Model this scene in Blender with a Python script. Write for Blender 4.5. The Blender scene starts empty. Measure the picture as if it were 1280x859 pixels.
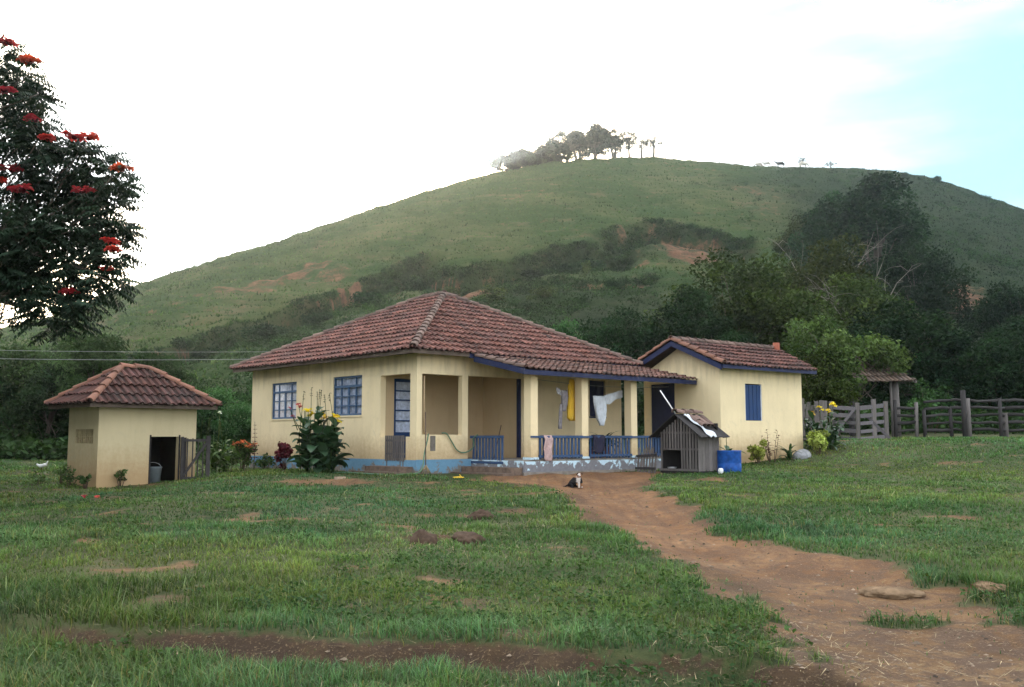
import bpy, bmesh, math, random
import numpy as np
from mathutils import Vector, Matrix
S = bpy.context.scene
COL = S.collection
rad = math.radians
RNG = np.random.default_rng(7)
random.seed(5)

# ---------------------------------------------------------------- camera numbers (a pixel of the 1280x859 photo -> a direction)
FOC, EYE = 1200.0, 1.6
PITCH = math.atan(118.5 / FOC)
CP, SP = math.cos(PITCH), math.sin(PITCH)
def ray(px, py):
    x = (px - 640) / FOC; y = (429.5 - py) / FOC
    return np.array([x, CP - y * SP, SP + y * CP])
def at(px, py, Y):
    d = ray(px, py)
    return np.array([0, 0, EYE]) + d * (Y / d[1])

# ---------------------------------------------------------------- numpy noise
def _h(ix, iy, seed):
    n = (ix.astype(np.int64) * 374761393 + iy.astype(np.int64) * 668265263 + seed * 982451653) & 0x7fffffff
    n = ((n ^ (n >> 13)) * 1274126177) & 0x7fffffff
    n = (n ^ (n >> 16)) & 0xffff
    return n / 65535.0
def vnoise(x, y, seed=0):
    x = np.asarray(x, float); y = np.asarray(y, float)
    ix = np.floor(x); iy = np.floor(y); fx = x - ix; fy = y - iy
    fx = fx * fx * (3 - 2 * fx); fy = fy * fy * (3 - 2 * fy)
    a = _h(ix, iy, seed); b = _h(ix + 1, iy, seed); c = _h(ix, iy + 1, seed); d = _h(ix + 1, iy + 1, seed)
    return (a * (1 - fx) + b * fx) * (1 - fy) + (c * (1 - fx) + d * fx) * fy
def fbm(x, y, seed=0, o=4):
    r = 0; amp = .5; tot = 0
    for i in range(o):
        r = r + amp * vnoise(x, y, seed + i * 17); tot += amp
        x = x * 2.03 + 11.3; y = y * 2.03 + 5.7; amp *= .5
    return r / tot - .5
def sst(a, b, x):
    t = np.clip((np.asarray(x, float) - a) / (b - a), 0, 1)
    return t * t * (3 - 2 * t)

# ---------------------------------------------------------------- objects
def link(o, parent=None):
    COL.objects.link(o)
    if parent is not None: o.parent = parent
    return o
def tag(o, label=None, cat=None, group=None, kind=None):
    if label: o['label'] = label
    if cat: o['category'] = cat
    if group: o['group'] = group
    if kind: o['kind'] = kind
    return o
def empty(name, label, cat, loc=(0, 0, 0), rotz=0, group=None, scale=1):
    o = bpy.data.objects.new(name, None); link(o)
    o.location = tuple(float(q) for q in loc); o.rotation_euler = (0, 0, rotz)
    if scale != 1: o.scale = (scale,) * 3 if not hasattr(scale, '__len__') else scale
    o.empty_display_size = .2
    return tag(o, label, cat, group)
def np_mesh(name, v, faces, tint=None, smooth=False, attrs=None):
    """v (N,3); faces: list of int arrays (M,k); tint (N,) or (N,3) per vertex"""
    me = bpy.data.meshes.new(name)
    v = np.asarray(v, np.float32)
    me.vertices.add(len(v)); me.vertices.foreach_set('co', v.ravel())
    faces = [np.asarray(f, np.int32) for f in faces if len(f)]
    idx = np.concatenate([f.ravel() for f in faces])
    cnt = np.concatenate([np.full(len(f), f.shape[1], np.int32) for f in faces])
    st = np.concatenate([[0], np.cumsum(cnt)[:-1]]).astype(np.int32)
    me.loops.add(len(idx)); me.loops.foreach_set('vertex_index', idx)
    me.polygons.add(len(cnt)); me.polygons.foreach_set('loop_start', st)
    me.polygons.foreach_set('loop_total', cnt)
    me.polygons.foreach_set('use_smooth', np.full(len(cnt), smooth, bool))
    if tint is not None:
        t = np.asarray(tint, np.float32)
        if t.ndim == 1: t = np.repeat(t[:, None], 3, 1)
        c = np.ones((len(v), 4), np.float32); c[:, :3] = t
        a = me.color_attributes.new('tint', 'FLOAT_COLOR', 'POINT'); a.data.foreach_set('color', c.ravel())
    for k, val in (attrs or {}).items():
        a = me.attributes.new(k, 'FLOAT', 'POINT'); a.data.foreach_set('value', np.asarray(val, np.float32))
    me.update(calc_edges=True)
    return me
def np_obj(name, v, faces, mat, parent=None, tint=None, smooth=False, attrs=None):
    me = np_mesh(name, v, faces, tint, smooth, attrs)
    for m in (mat if isinstance(mat, (list, tuple)) else [mat]): me.materials.append(m)
    return link(bpy.data.objects.new(name, me), parent)

class MB:
    """collects boxes, bars, tubes, lathes into one mesh"""
    def __init__(s): s.v = []; s.f = []; s.t = []; s.sm = []
    def add(s, vs, fs, tint=1.0, smooth=False):
        n = len(s.v); s.v += [tuple(map(float, q)) for q in vs]
        s.t += [tint] * len(vs) if not isinstance(tint, list) else tint
        s.f += [tuple(i + n for i in f) for f in fs]; s.sm += [smooth] * len(fs)
        return s
    def box(s, a, b, tint=1.0, M=None, taper=0):
        x0, y0, z0 = a; x1, y1, z1 = b
        vs = [(x0, y0, z0), (x1, y0, z0), (x1, y1, z0), (x0, y1, z0), (x0 + taper, y0 + taper, z1), (x1 - taper, y0 + taper, z1), (x1 - taper, y1 - taper, z1), (x0 + taper, y1 - taper, z1)]
        if M is not None: vs = [tuple(M @ Vector(q)) for q in vs]
        return s.add(vs, [(3, 2, 1, 0), (4, 5, 6, 7), (0, 1, 5, 4), (1, 2, 6, 5), (2, 3, 7, 6), (3, 0, 4, 7)], tint)
    def bar(s, p, q, w, h=None, tint=1.0, up=(0, 0, 1)):
        """rectangular bar from p to q, w across, h along up"""
        h = w if h is None else h
        p = Vector(p); q = Vector(q); d = (q - p).normalized(); u = Vector(up)
        if abs(d.dot(u)) > .98: u = Vector((0, 1, 0))
        sx = d.cross(u).normalized(); uz = sx.cross(d).normalized()
        vs = []
        for c in (p, q):
            for a, b in ((-1, -1), (1, -1), (1, 1), (-1, 1)): vs.append(tuple(c + sx * a * w / 2 + uz * b * h / 2))
        return s.add(vs, [(0, 3, 2, 1), (4, 5, 6, 7), (0, 1, 5, 4), (1, 2, 6, 5), (2, 3, 7, 6), (3, 0, 4, 7)], tint)
    def tube(s, pts, r, n=8, tint=1.0, cap=True):
        pts = [Vector(p) for p in pts]; rs = r if hasattr(r, '__len__') else [r] * len(pts)
        vs = []; ref = Vector((.31, .17, 1)).normalized()
        for i, p in enumerate(pts):
            d = (pts[min(i + 1, len(pts) - 1)] - pts[max(i - 1, 0)]).normalized()
            u = ref if abs(d.dot(ref)) < .95 else Vector((1, 0, 0))
            a = d.cross(u).normalized(); b = a.cross(d).normalized()
            for k in range(n):
                an = 2 * math.pi * k / n
                vs.append(tuple(p + (a * math.cos(an) + b * math.sin(an)) * rs[i]))
        fs = []
        for i in range(len(pts) - 1):
            for k in range(n):
                k2 = (k + 1) % n
                fs.append((i * n + k, i * n + k2, (i + 1) * n + k2, (i + 1) * n + k))
        if cap: fs += [tuple(range(n))[::-1], tuple(range((len(pts) - 1) * n, len(pts) * n))]
        return s.add(vs, fs, tint, True)
    def lathe(s, prof, n=20, c=(0, 0, 0), tint=1.0, cap=True):
        vs = []; fs = []
        for r, z in prof:
            for k in range(n):
                an = 2 * math.pi * k / n; vs.append((c[0] + r * math.cos(an), c[1] + r * math.sin(an), c[2] + z))
        for i in range(len(prof) - 1):
            for k in range(n):
                k2 = (k + 1) % n; fs.append((i * n + k, i * n + k2, (i + 1) * n + k2, (i + 1) * n + k))
        if cap: fs += [tuple(range(n))[::-1], tuple(range((len(prof) - 1) * n, len(prof) * n))]
        return s.add(vs, fs, tint, True)
    def ball(s, c, r, n=10, tint=1.0):
        r = r if hasattr(r, '__len__') else (r, r, r); m = n // 2 + 1
        vs = []; fs = []
        for i in range(m + 1):
            th = math.pi * (i + .02) / (m + .04)
            for k in range(n):
                an = 2 * math.pi * k / n
                vs.append((c[0] + r[0] * math.sin(th) * math.cos(an), c[1] + r[1] * math.sin(th) * math.sin(an), c[2] + r[2] * math.cos(th)))
        for i in range(m):
            for k in range(n):
                k2 = (k + 1) % n; fs.append((i * n + k, (i + 1) * n + k, (i + 1) * n + k2, i * n + k2))
        return s.add(vs, fs, tint, True)
    def quad(s, *p, tint=1.0): return s.add(p, [tuple(range(len(p)))], tint)
    def jit(s, a):
        s.v = [(x + random.uniform(-a, a), y + random.uniform(-a, a), z + random.uniform(-a, a)) for x, y, z in s.v]; return s
    def build(s, name, mat, parent=None, loc=None, rotz=None):
        me = bpy.data.meshes.new(name); me.from_pydata(s.v, [], s.f)
        me.polygons.foreach_set('use_smooth', s.sm)
        c = np.ones((len(s.v), 4), np.float32)
        for i, t in enumerate(s.t): c[i, :3] = t
        a = me.color_attributes.new('tint', 'FLOAT_COLOR', 'POINT'); a.data.foreach_set('color', c.ravel())
        me.materials.append(mat)
        o = link(bpy.data.objects.new(name, me), parent)
        if loc is not None: o.location = tuple(float(q) for q in loc)
        if rotz is not None: o.rotation_euler = (0, 0, rotz)
        return o
def copy_tree(o, parent=None):
    c = o.copy(); COL.objects.link(c); c.parent = parent
    for ch in o.children: copy_tree(ch, c)
    return c

# ---------------------------------------------------------------- materials
class NT:
    def __init__(s, name):
        s.m = bpy.data.materials.new(name); s.m.use_nodes = True; s.t = s.m.node_tree; s.t.nodes.clear()
        s.out = s.n('ShaderNodeOutputMaterial')
    def n(s, k, **kw):
        nd = s.t.nodes.new(k)
        for a, b in kw.items():
            if a == 'ins':
                for i, v in b.items():
                    if hasattr(v, 'is_output') or isinstance(v, bpy.types.NodeSocket): s.t.links.new(v, nd.inputs[i])
                    else: nd.inputs[i].default_value = v
            else: setattr(nd, a, b)
        return nd
    def noise(s, sc, det=4, ro=.6, vec=None, dist=0):
        nd = s.n('ShaderNodeTexNoise', ins={'Scale': sc, 'Detail': det, 'Roughness': ro, 'Distortion': dist})
        if vec is not None: s.t.links.new(vec, nd.inputs['Vector'])
        return nd.outputs['Fac']
    def coord(s, kind='Object', scale=None):
        o = s.n('ShaderNodeTexCoord').outputs[kind]
        if scale: o = s.n('ShaderNodeMapping', ins={'Vector': o, 'Scale': scale}).outputs[0]
        return o
    def pos(s, scale=None):
        o = s.n('ShaderNodeNewGeometry').outputs['Position']
        if scale: o = s.n('ShaderNodeMapping', ins={'Vector': o, 'Scale': scale}).outputs[0]
        return o
    def ramp(s, fac, stops, inter='LINEAR'):
        r = s.n('ShaderNodeValToRGB', ins={'Fac': fac}); cr = r.color_ramp; cr.interpolation = inter
        while len(cr.elements) < len(stops): cr.elements.new(.5)
        for e, (p, c) in zip(cr.elements, stops):
            e.position = p; e.color = (*c, 1) if hasattr(c, '__len__') else (c, c, c, 1)
        return r.outputs[0]
    def mix(s, f, a, b, mode='MIX'):
        nd = s.n('ShaderNodeMix', data_type='RGBA', blend_type=mode)
        for i, v in ((0, f), (6, a), (7, b)):
            if isinstance(v, bpy.types.NodeSocket): s.t.links.new(v, nd.inputs[i])
            else: nd.inputs[i].default_value = v if not hasattr(v, '__len__') else (*v, 1)[:4]
        return nd.outputs[2]
    def math(s, op, a, b=0, clamp=False):
        nd = s.n('ShaderNodeMath', operation=op, use_clamp=clamp)
        for i, v in ((0, a), (1, b)):
            if isinstance(v, bpy.types.NodeSocket): s.t.links.new(v, nd.inputs[i])
            else: nd.inputs[i].default_value = v
        return nd.outputs[0]
    def attr(s, name, out='Color'): return s.n('ShaderNodeAttribute', attribute_name=name).outputs[out]
    def bump(s, h, st=.3, d=.02): return s.n('ShaderNodeBump', ins={'Height': h, 'Strength': st, 'Distance': d}).outputs[0]
    def pbr(s, col, rough=.8, nrm=None, spec=.3, metal=0):
        b = s.n('ShaderNodeBsdfPrincipled', ins={'Roughness': rough, 'Metallic': metal, 'Specular IOR Level': spec})
        for k, v in (('Base Color', col), ('Normal', nrm)):
            if v is None: continue
            if isinstance(v, bpy.types.NodeSocket): s.t.links.new(v, b.inputs[k])
            else: b.inputs[k].default_value = (*v, 1)
        s.t.links.new(b.outputs[0], s.out.inputs[0]); s.b = b
        return s.m

def simple(name, c, rough=.7, var=.25, sc=6, spec=.3, tint=True, bump=.15, scale=None, metal=0):
    n = NT(name); co = n.coord('Object', scale)
    f = n.noise(sc, 5, .65, co)
    dark = tuple(q * (1 - var) for q in c); lite = tuple(min(1, q * (1 + var)) for q in c)
    col = n.ramp(f, [(.3, dark), (.7, lite)])
    if tint: col = n.mix(1, col, n.attr('tint'), 'MULTIPLY')
    return n.pbr(col, rough, n.bump(f, bump, .01) if bump else None, spec, metal)

def plaster(name, c, base_dirt=True):
    n = NT(name); co = n.coord('Object')
    f1 = n.noise(.9, 5, .6, co); f2 = n.noise(9, 5, .7, co); st = n.noise(1.6, 4, .6, n.coord('Object', (3, 3, .5)))
    col = n.ramp(f1, [(.3, tuple(q * .9 for q in c)), (.75, tuple(q * 1.06 for q in c))])
    col = n.mix(n.math('MULTIPLY', n.ramp(st, [(.50, 0.), (.75, 1.)]), .22), col, tuple(q * r for q, r in zip(c, (.62, .58, .5))))
    if base_dirt:
        z = n.n('ShaderNodeSeparateXYZ', ins={0: co}).outputs[2]
        m = n.n('ShaderNodeMapRange', ins={0: n.math('ADD', z, n.math('MULTIPLY', n.math('SUBTRACT', f2, .5), .9)), 1: 1.0, 2: .22, 3: 0., 4: .72}).outputs[0]
        col = n.mix(m, col, (.36, .22, .105))
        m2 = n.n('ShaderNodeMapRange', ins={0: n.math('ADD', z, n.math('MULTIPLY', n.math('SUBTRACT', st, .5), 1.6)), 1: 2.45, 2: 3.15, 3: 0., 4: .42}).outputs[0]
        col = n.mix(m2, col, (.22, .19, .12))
    blot = n.noise(2.3, 6, .7, co, .8); col = n.mix(n.math('MULTIPLY', n.ramp(blot, [(.58, 0.), (.70, 1.)]), .22), col, (.40, .36, .27))
    return n.pbr(col, .92, n.bump(f2, .25, .012), .15)

def peeling(name, paint, under, lo=.46, hi=.52, sc=5):
    n = NT(name); co = n.coord('Object')
    f = n.noise(sc, 6, .62, co, .4); g = n.noise(14, 4, .6, co)
    z = n.n('ShaderNodeSeparateXYZ', ins={0: co}).outputs[2]
    k = n.math('ADD', f, n.math('MULTIPLY', n.math('SUBTRACT', z, .2), .75))
    pc = n.mix(g, tuple(q * .8 for q in paint), tuple(min(1, q * 1.2) for q in paint)); uc = n.mix(g, tuple(q * .65 for q in under), tuple(q * 1.3 for q in under))
    m = n.ramp(k, [(lo, 0.), (hi, 1.)])
    return n.pbr(n.mix(m, uc, pc), .85, n.bump(m, .3, .006), .2)

def wood(name, c, sc=(14, 14, 1.2), rough=.85, var=.45):
    n = NT(name); co = n.coord('Object', sc); f = n.noise(3, 6, .7, co); g = n.noise(.6, 3, .6, n.coord('Object'))
    col = n.ramp(f, [(.25, tuple(q * (1 - var) for q in c)), (.75, tuple(q * (1 + var) for q in c))])
    col = n.mix(1, col, n.attr('tint'), 'MULTIPLY')
    col = n.mix(n.math('MULTIPLY', n.ramp(g, [(.45, 0.), (.7, 1.)]), .4), col, tuple(q * .45 for q in c))
    return n.pbr(col, rough, n.bump(f, .4, .006), .2)

def tilemat(name, a, b, lichen, amt=.5, amt2=.35):
    n = NT(name); co = n.coord('Object')
    f = n.noise(11, 5, .7, co); g = n.noise(1.3, 5, .65, co); t = n.attr('tint')
    col = n.mix(n.ramp(f, [(.3, 0.), (.7, 1.)]), a, b)
    col = n.mix(1, col, t, 'MULTIPLY')
    lich = n.ramp(n.math('ADD', n.math('MULTIPLY', f, .5), n.math('MULTIPLY', g, .55)), [(.5, 0.), (.62, 1.)])
    col = n.mix(n.math('MULTIPLY', lich, amt), col, lichen)
    fine = n.noise(38, 4, .7, co)
    col = n.mix(n.math('MULTIPLY', n.ramp(fine, [(.55, 0.), (.68, 1.)]), amt2), col, (.028, .022, .022))
    return n.pbr(col, .9, n.bump(f, .35, .01), .2)

def leafmat(name, c, c2=None, tr=.3, rough=.55, spec=.12, var=.35):
    n = NT(name); c2 = c2 or tuple(min(1, q * 1.5) for q in c)
    r = n.n('ShaderNodeObjectInfo').outputs['Random']
    f = n.noise(.55, 3, .6, n.pos())
    col = n.mix(n.ramp(f, [(.35, 0.), (.65, 1.)]), c, c2)
    col = n.mix(1, col, n.attr('tint'), 'MULTIPLY')
    hv = n.n('ShaderNodeHueSaturation', ins={'Hue': n.math('ADD', .475, n.math('MULTIPLY', r, .04)), 'Value': n.math('ADD', 1 - var / 2, n.math('MULTIPLY', r, var)), 'Saturation': .95, 'Fac': 1., 'Color': col}).outputs[0]
    n.pbr(hv, rough, None, spec)
    t = n.n('ShaderNodeBsdfTranslucent', ins={'Color': n.mix(1, hv, (1.1, 1.25, .6), 'MULTIPLY')})
    m = n.n('ShaderNodeMixShader', ins={0: tr, 1: n.b.outputs[0], 2: t.outputs[0]})
    n.t.links.new(m.outputs[0], n.out.inputs[0])
    return n.m

M = {}
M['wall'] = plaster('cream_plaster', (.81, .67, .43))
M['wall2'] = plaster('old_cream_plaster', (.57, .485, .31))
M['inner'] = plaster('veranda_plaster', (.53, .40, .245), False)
M['plinth'] = peeling('blue_plinth', (.14, .28, .41), (.20, .175, .15), .38, .46, 4)
M['porchbase'] = peeling('peeling_base', (.50, .66, .76), (.19, .19, .21), .53, .57, 4.5)
M['concrete'] = simple('worn_concrete', (.21, .185, .16), .95, .35, 5)
M['step'] = simple('earthy_cement', (.16, .115, .09), .95, .4, 6)
M['tile'] = tilemat('clay_tile', (.145, .060, .047), (.225, .108, .088), (.07, .058, .055), .55, .45)
M['tile2'] = tilemat('mossy_clay_tile', (.105, .045, .037), (.165, .082, .069), (.04, .038, .037), .65, .55)
M['tile3'] = tilemat('old_porch_tile', (.135, .066, .052), (.205, .12, .098), (.06, .052, .05), .6, .55)
M['tile4'] = tilemat('greyed_tile', (.15, .10, .08), (.24, .185, .15), (.07, .065, .055), .7, .5)
M['cap'] = tilemat('orange_cap', (.21, .095, .064), (.28, .145, .105), (.085, .06, .05), .45, .3)
M['capdark'] = tilemat('dark_cap', (.15, .09, .075), (.23, .165, .14), (.045, .041, .04), .7, .4)
M['deck'] = simple('roof_board', (.10, .075, .06), .9, .3)
M['blue'] = wood('blue_paint', (.045, .088, .185), (6, 6, 2), .6, .3)
M['navy'] = wood('navy_paint', (.020, .027, .074), (6, 6, 2), .6, .3)
M['shutter'] = wood('shutter_blue', (.017, .050, .145), (20, 20, 1), .55, .25)
M['sash'] = wood('sash_blue', (.065, .125, .23), (8, 8, 2), .55, .3)
M['grey'] = wood('weathered_wood', (.135, .122, .118))
M['greyx'] = wood('weathered_rail', (.135, .125, .135), (1.2, 14, 14))
M['greydark'] = wood('old_post', (.050, .046, .047))
M['brownwood'] = wood('brown_wood', (.12, .085, .065))
M['bark'] = wood('bark', (.10, .082, .068), (5, 5, 1.2), .95)
M['palebark'] = wood('dead_bark', (.20, .18, .155), (5, 5, 1.2), .95)
M['black'] = simple('interior_shade', (.012, .011, .01), .95, .2)  # near-black colour standing in for the shade inside rooms
M['curtain'] = simple('lace_curtain', (.42, .48, .62), .9, .35, 9)
M['cloth_white'] = simple('white_cloth', (.58, .62, .68), .9, .2, 7)
M['cloth_yellow'] = simple('yellow_cloth', (.74, .47, .05), .85, .12, 5)
M['cloth_grey'] = simple('grey_cloth', (.28, .26, .28), .9, .35, 14)
M['cloth_print'] = simple('print_cloth', (.42, .42, .46), .9, .75, 16)
M['cloth_pink'] = simple('pink_towel', (.45, .32, .31), .95, .3, 12)
M['cloth_dark'] = simple('dark_cloth', (.022, .022, .045), .95, .3)
M['hose'] = simple('green_hose', (.10, .19, .12), .5, .15, tint=False)
M['barrel'] = simple('blue_plastic', (.012, .075, .31), .55, .5, 7, .25)
M['plastic_white'] = simple('white_plastic', (.75, .77, .78), .4, .06, 4, .5)
M['metal'] = simple('dull_metal', (.42, .43, .46), .45, .2, 5, .5, metal=.6)
M['orange_clay'] = simple('red_clay_pipe', (.27, .085, .05), .85, .2)
M['rock'] = simple('grey_rock', (.24, .245, .26), .95, .4, 7, bump=.6)
M['sand'] = simple('sandy_slab', (.31, .235, .17), .95, .35, 7, bump=.7)
M['clod'] = simple('earth_clod', (.075, .050, .036), 1, .5, 8, .1, bump=.9)
M['clod2'] = simple('sandy_clod', (.175, .118, .072), .97, .45, 9, .1, bump=.9)
M['wire'] = simple('cable', (.25, .26, .26), .6, .1, bump=0)
M['straw'] = simple('straw', (.30, .235, .14), .9, .4, 3)
M['leaf_canna'] = leafmat('canna_leaf', (.026, .065, .030), (.042, .092, .038), .22, .42, .5)
M['leaf_red'] = leafmat('red_leaf', (.085, .014, .012), (.14, .022, .02), .2)
M['leaf_orange'] = leafmat('orange_bloom', (.50, .10, .035), (.62, .16, .05), .3)
M['leaf_lime'] = leafmat('lime_leaf', (.26, .31, .06), (.38, .42, .10), .3, var=.1)
M['leaf_mid'] = leafmat('mid_leaf', (.05, .095, .03), (.075, .13, .04), .3)
M['petal_yellow'] = leafmat('yellow_petal', (.92, .66, .02), (.95, .72, .04), .3, var=.1)
M['petal_red'] = leafmat('red_petal', (.62, .035, .02), (.72, .06, .03), .3)
M['petal_pink'] = leafmat('pink_petal', (.45, .05, .14), (.55, .08, .18), .3)
M['petal_white'] = leafmat('white_petal', (.75, .73, .66), None, .3)
M['leaf_tulip'] = leafmat('tulip_leaf', (.012, .025, .015), (.020, .036, .020), .14, .6, .10, .2)
M['leaf_dark'] = leafmat('dark_forest', (.010, .027, .011), (.019, .044, .015), .22, .7, .05, .5)
M['leaf_olive'] = leafmat('olive_forest', (.024, .040, .010), (.046, .063, .014), .22, .7, .05, .5)
M['leaf_light'] = leafmat('light_tree', (.040, .072, .020), (.075, .108, .030), .28, .65, .06)
M['leaf_ridge'] = leafmat('ridge_tree', (.022, .030, .018), (.034, .046, .024), .06, .8, .03)
M['leaf_left'] = leafmat('feathery', (.026, .064, .022), (.052, .105, .036), .28, .7, .06, .4)
M['under'] = leafmat('undergrowth', (.017, .040, .014), (.034, .066, .020), .25, .65, .05)
M['grass'] = leafmat('grass_blade', (.056, .108, .036), (.100, .140, .046), .35, .5, .14, 0)
M['hillgrass'] = leafmat('hill_grass', (.033, .076, .020), (.064, .108, .030), .35, .6, .05, 0)
# ================================================================ TERRAIN
BANK = np.array([(-9., 8.6), (-5, 8.25), (-3.4, 7.8), (-2, 7.45), (-.6, 7.35), (.6, 7.15), (1.4, 6.95), (2.2, 6.6), (3.0, 5.6), (3.4, 4.0)])
def base_z(X, Y):
    z = .1 + .04 * (np.clip(Y, -5, 23.2) - 7.5)
    z = z - .19 * sst(-5.5, -9.5, X) * sst(10, 20, Y) + .3 * sst(25, 36, Y) * sst(-5, -9, X)
    z = z + .72 * sst(25.5, 33.5, Y + .5 * np.clip(X - 8, 0, 30)) * sst(2.5, 8.5, X) + .25 * sst(33, 42, Y) * sst(3, 10, X)
    z = z + .10 * sst(4, 6.5, X) * sst(22, 26, Y)
    return z + .25 * sst(40, 60, Y)
def hit_base(px, py, fn=None):
    fn = fn or base_z
    d = ray(px, py); Y = 15.
    lo, hi = 3., 60.
    for _ in range(60):
        Y = .5 * (lo + hi); k = Y / d[1]
        if EYE + d[2] * k > float(fn(d[0] * k, Y)): lo = Y
        else: hi = Y
    k = Y / d[1]
    return np.array([d[0] * k, Y])
PATH_PX = [(560, 602), (600, 602), (690, 607), (716, 624), (742, 647), (775, 664), (835, 692), (890, 714), (940, 740), (955, 772), (1000, 803), (1022, 815), (955, 838), (850, 850), (740, 868), (700, 900),
           (1420, 940), (1420, 800), (1330, 770), (1262, 772), (1236, 750), (1262, 738), (1160, 727), (1125, 700), (1040, 693), (962, 682), (905, 657), (878, 634), (800, 611), (812, 599), (838, 589), (700, 590), (590, 597)]
PATH = np.array([hit_base(*q) for q in PATH_PX])
def sdist(poly, X, Y):
    """signed distance to polygon, positive inside"""
    X = np.asarray(X, float); Y = np.asarray(Y, float)
    d = np.full(X.shape, 1e9); ins = np.zeros(X.shape, bool)
    for (x0, y0), (x1, y1) in zip(poly, np.roll(poly, -1, 0)):
        ex, ey = x1 - x0, y1 - y0; wx, wy = X - x0, Y - y0
        t = np.clip((wx * ex + wy * ey) / (ex * ex + ey * ey + 1e-9), 0, 1)
        d = np.minimum(d, np.hypot(wx - ex * t, wy - ey * t))
        c = (y0 > Y) != (y1 > Y)
        ins ^= c & (X < (x1 - x0) * (Y - y0) / ((y1 - y0) if abs(y1 - y0) > 1e-9 else 1e-9) + x0)
    return np.where(ins, d, -d)
def bank_off(X, Y):
    """metres beyond the bank's edge (positive = lawn side)"""
    e = np.interp(X, BANK[:, 0], BANK[:, 1])
    return Y - e - .22 * fbm(X * 1.6, Y * 1.6, 91, 3) * 2
SCRAPES = [(528, 672, .55, .32), (590, 655, .7, .35), (610, 690, 1.0, .25), (640, 640, .5, .25), (470, 688, .5, .2), (335, 668, .5, .16), (560, 705, .6, .14), (255, 748, .5, .16), (480, 603, 1.9, .4), (420, 602, 1.2, .35), (1000, 690, 1.5, .2), (800, 590, .8, .6), (395, 600, 1.5, .55),
           (1240, 745, .4, .25), (700, 842, .8, .12), (860, 838, .7, .2), (560, 832, .6, .07)]
SCR = [(*hit_base(a, b), c, d) for a, b, c, d in SCRAPES]
def dirt_mask(X, Y):
    n = fbm(X * 1.1, Y * 1.1, 3, 4) * 1.35 + fbm(X * 4, Y * 4, 8, 3) * .75
    m = sst(-.3, .3, sdist(PATH, X, Y) + n * .75)
    for x, y, rx, ry in SCR:
        q = 1 - np.hypot((X - x) / rx, (Y - y) / ry)
        m = np.maximum(m, .58 * sst(-.1, 1., q + n * 1.7))
    b = bank_off(X, Y)
    face = np.exp(-((b + .07) / .10) ** 2) * sst(-4.3, -3.2, X) * sst(-.40, -.02, fbm(X * .9, Y * .3, 92, 3))
    m = np.maximum(m, .85 * face)
    m = np.maximum(m, (.45 + .25 * sst(.3, 2., X)) * sst(.0, .2, fbm(X * .55, Y * .8, 77, 4)) * (b < 0) * sst(-3, 0, X) * (1 - .72 * sst(-.08, -.3, b) * sst(3.2, 1.2, X)))
    m = np.maximum(m, .5 * sst(.15, .3, fbm(X * .5 + 3, Y * .7, 55, 4))); m = np.maximum(m, .55 * sst(.12, .3, fbm(X * 1.3 + 9, Y * 1.6, 57, 4)))
    isl = 1 - np.hypot((X - G_ISL[0]) / .55, (Y - G_ISL[1]) / .22)
    m = m * (1 - .9 * sst(0, .5, isl))
    return np.clip(m, 0, 1)
G_ISL = hit_base(1130, 762)
def ground_z(X, Y):
    z = base_z(X, Y)
    b = bank_off(X, Y)
    z = z - .15 * (1 - sst(-.16, .04, b)) * sst(-7, -4, X) * (Y < 10)
    sp = sdist(PATH, X, Y)
    z = z - .11 * sst(-.25, .7, sp) * sst(24, 18, Y)
    flat = sst(.0, 1., np.clip(1 - sst(21.5, 24.5, Y) * (np.abs(X) < 14), 0, 1))
    z = z + (fbm(X * .35, Y * .35, 21, 3) * .16 + fbm(X * 1.7, Y * 1.7, 22, 3) * .085) * (.25 + .75 * flat) * (1 - .55 * sst(-.1, .4, sp))
    z = z + fbm(X * 6, Y * 6, 23, 2) * .025 + fbm(X * 17, Y * 17, 24, 2) * .009 * sst(14, 8, Y)
    # tyre-worn hollows along the track
    z = z - .03 * np.sin((X * .8 + Y * .35) * 5.5 + fbm(X, Y, 31) * 3) * sst(.2, .8, sp) * sst(9, 11, Y)
    return z
def gz(x, y): return float(ground_z(np.array([float(x)]), np.array([float(y)]))[0])
def ghit(px, py):
    q = hit_base(px, py, lambda x, y: ground_z(np.array([x]), np.array([y]))[0])
    return np.array([q[0], q[1], gz(*q)])

nr, nc = 350, 440
Yr = 2.0 * (64 / 2.0) ** (np.arange(nr) / (nr - 1)); ar = np.linspace(-1.25, 1.25, nc)
Yg, Ag = np.meshgrid(Yr, ar, indexing='ij')
Xg = Ag * (Yg + 1.5)
Zg = ground_z(Xg, Yg); Dg = dirt_mask(Xg, Yg)
_b = bank_off(Xg, Yg); Pg = np.exp(-((_b + .08) / .17) ** 2) * sst(-4.5, -3.2, Xg) * (Yg < 10)
_sp = sdist(PATH, Xg, Yg); Pg = np.clip(Pg + .6 * np.exp(-((_sp - .05) / .25) ** 2) * sst(-.1, .2, fbm(Xg * .8, Yg * .8, 95, 3)) + sum(.9 * np.clip(1.2 - np.hypot((Xg - x) / rx, (Yg - y) / ry), 0, 1) for x, y, rx, ry in SCR[:7] + SCR[13:]), 0, 1)
V = np.stack([Xg, Yg, Zg], -1).reshape(-1, 3)
ii = (np.arange(nr - 1)[:, None] * nc + np.arange(nc - 1)[None]).ravel()
F = np.stack([ii, ii + 1, ii + nc + 1, ii + nc], 1)
fd = Dg.ravel()[F].mean(1); fsd = sdist(PATH, *V[F].mean(1)[:, :2].T)
ispath = (fd > .5) & (fsd > -.6)

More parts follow.
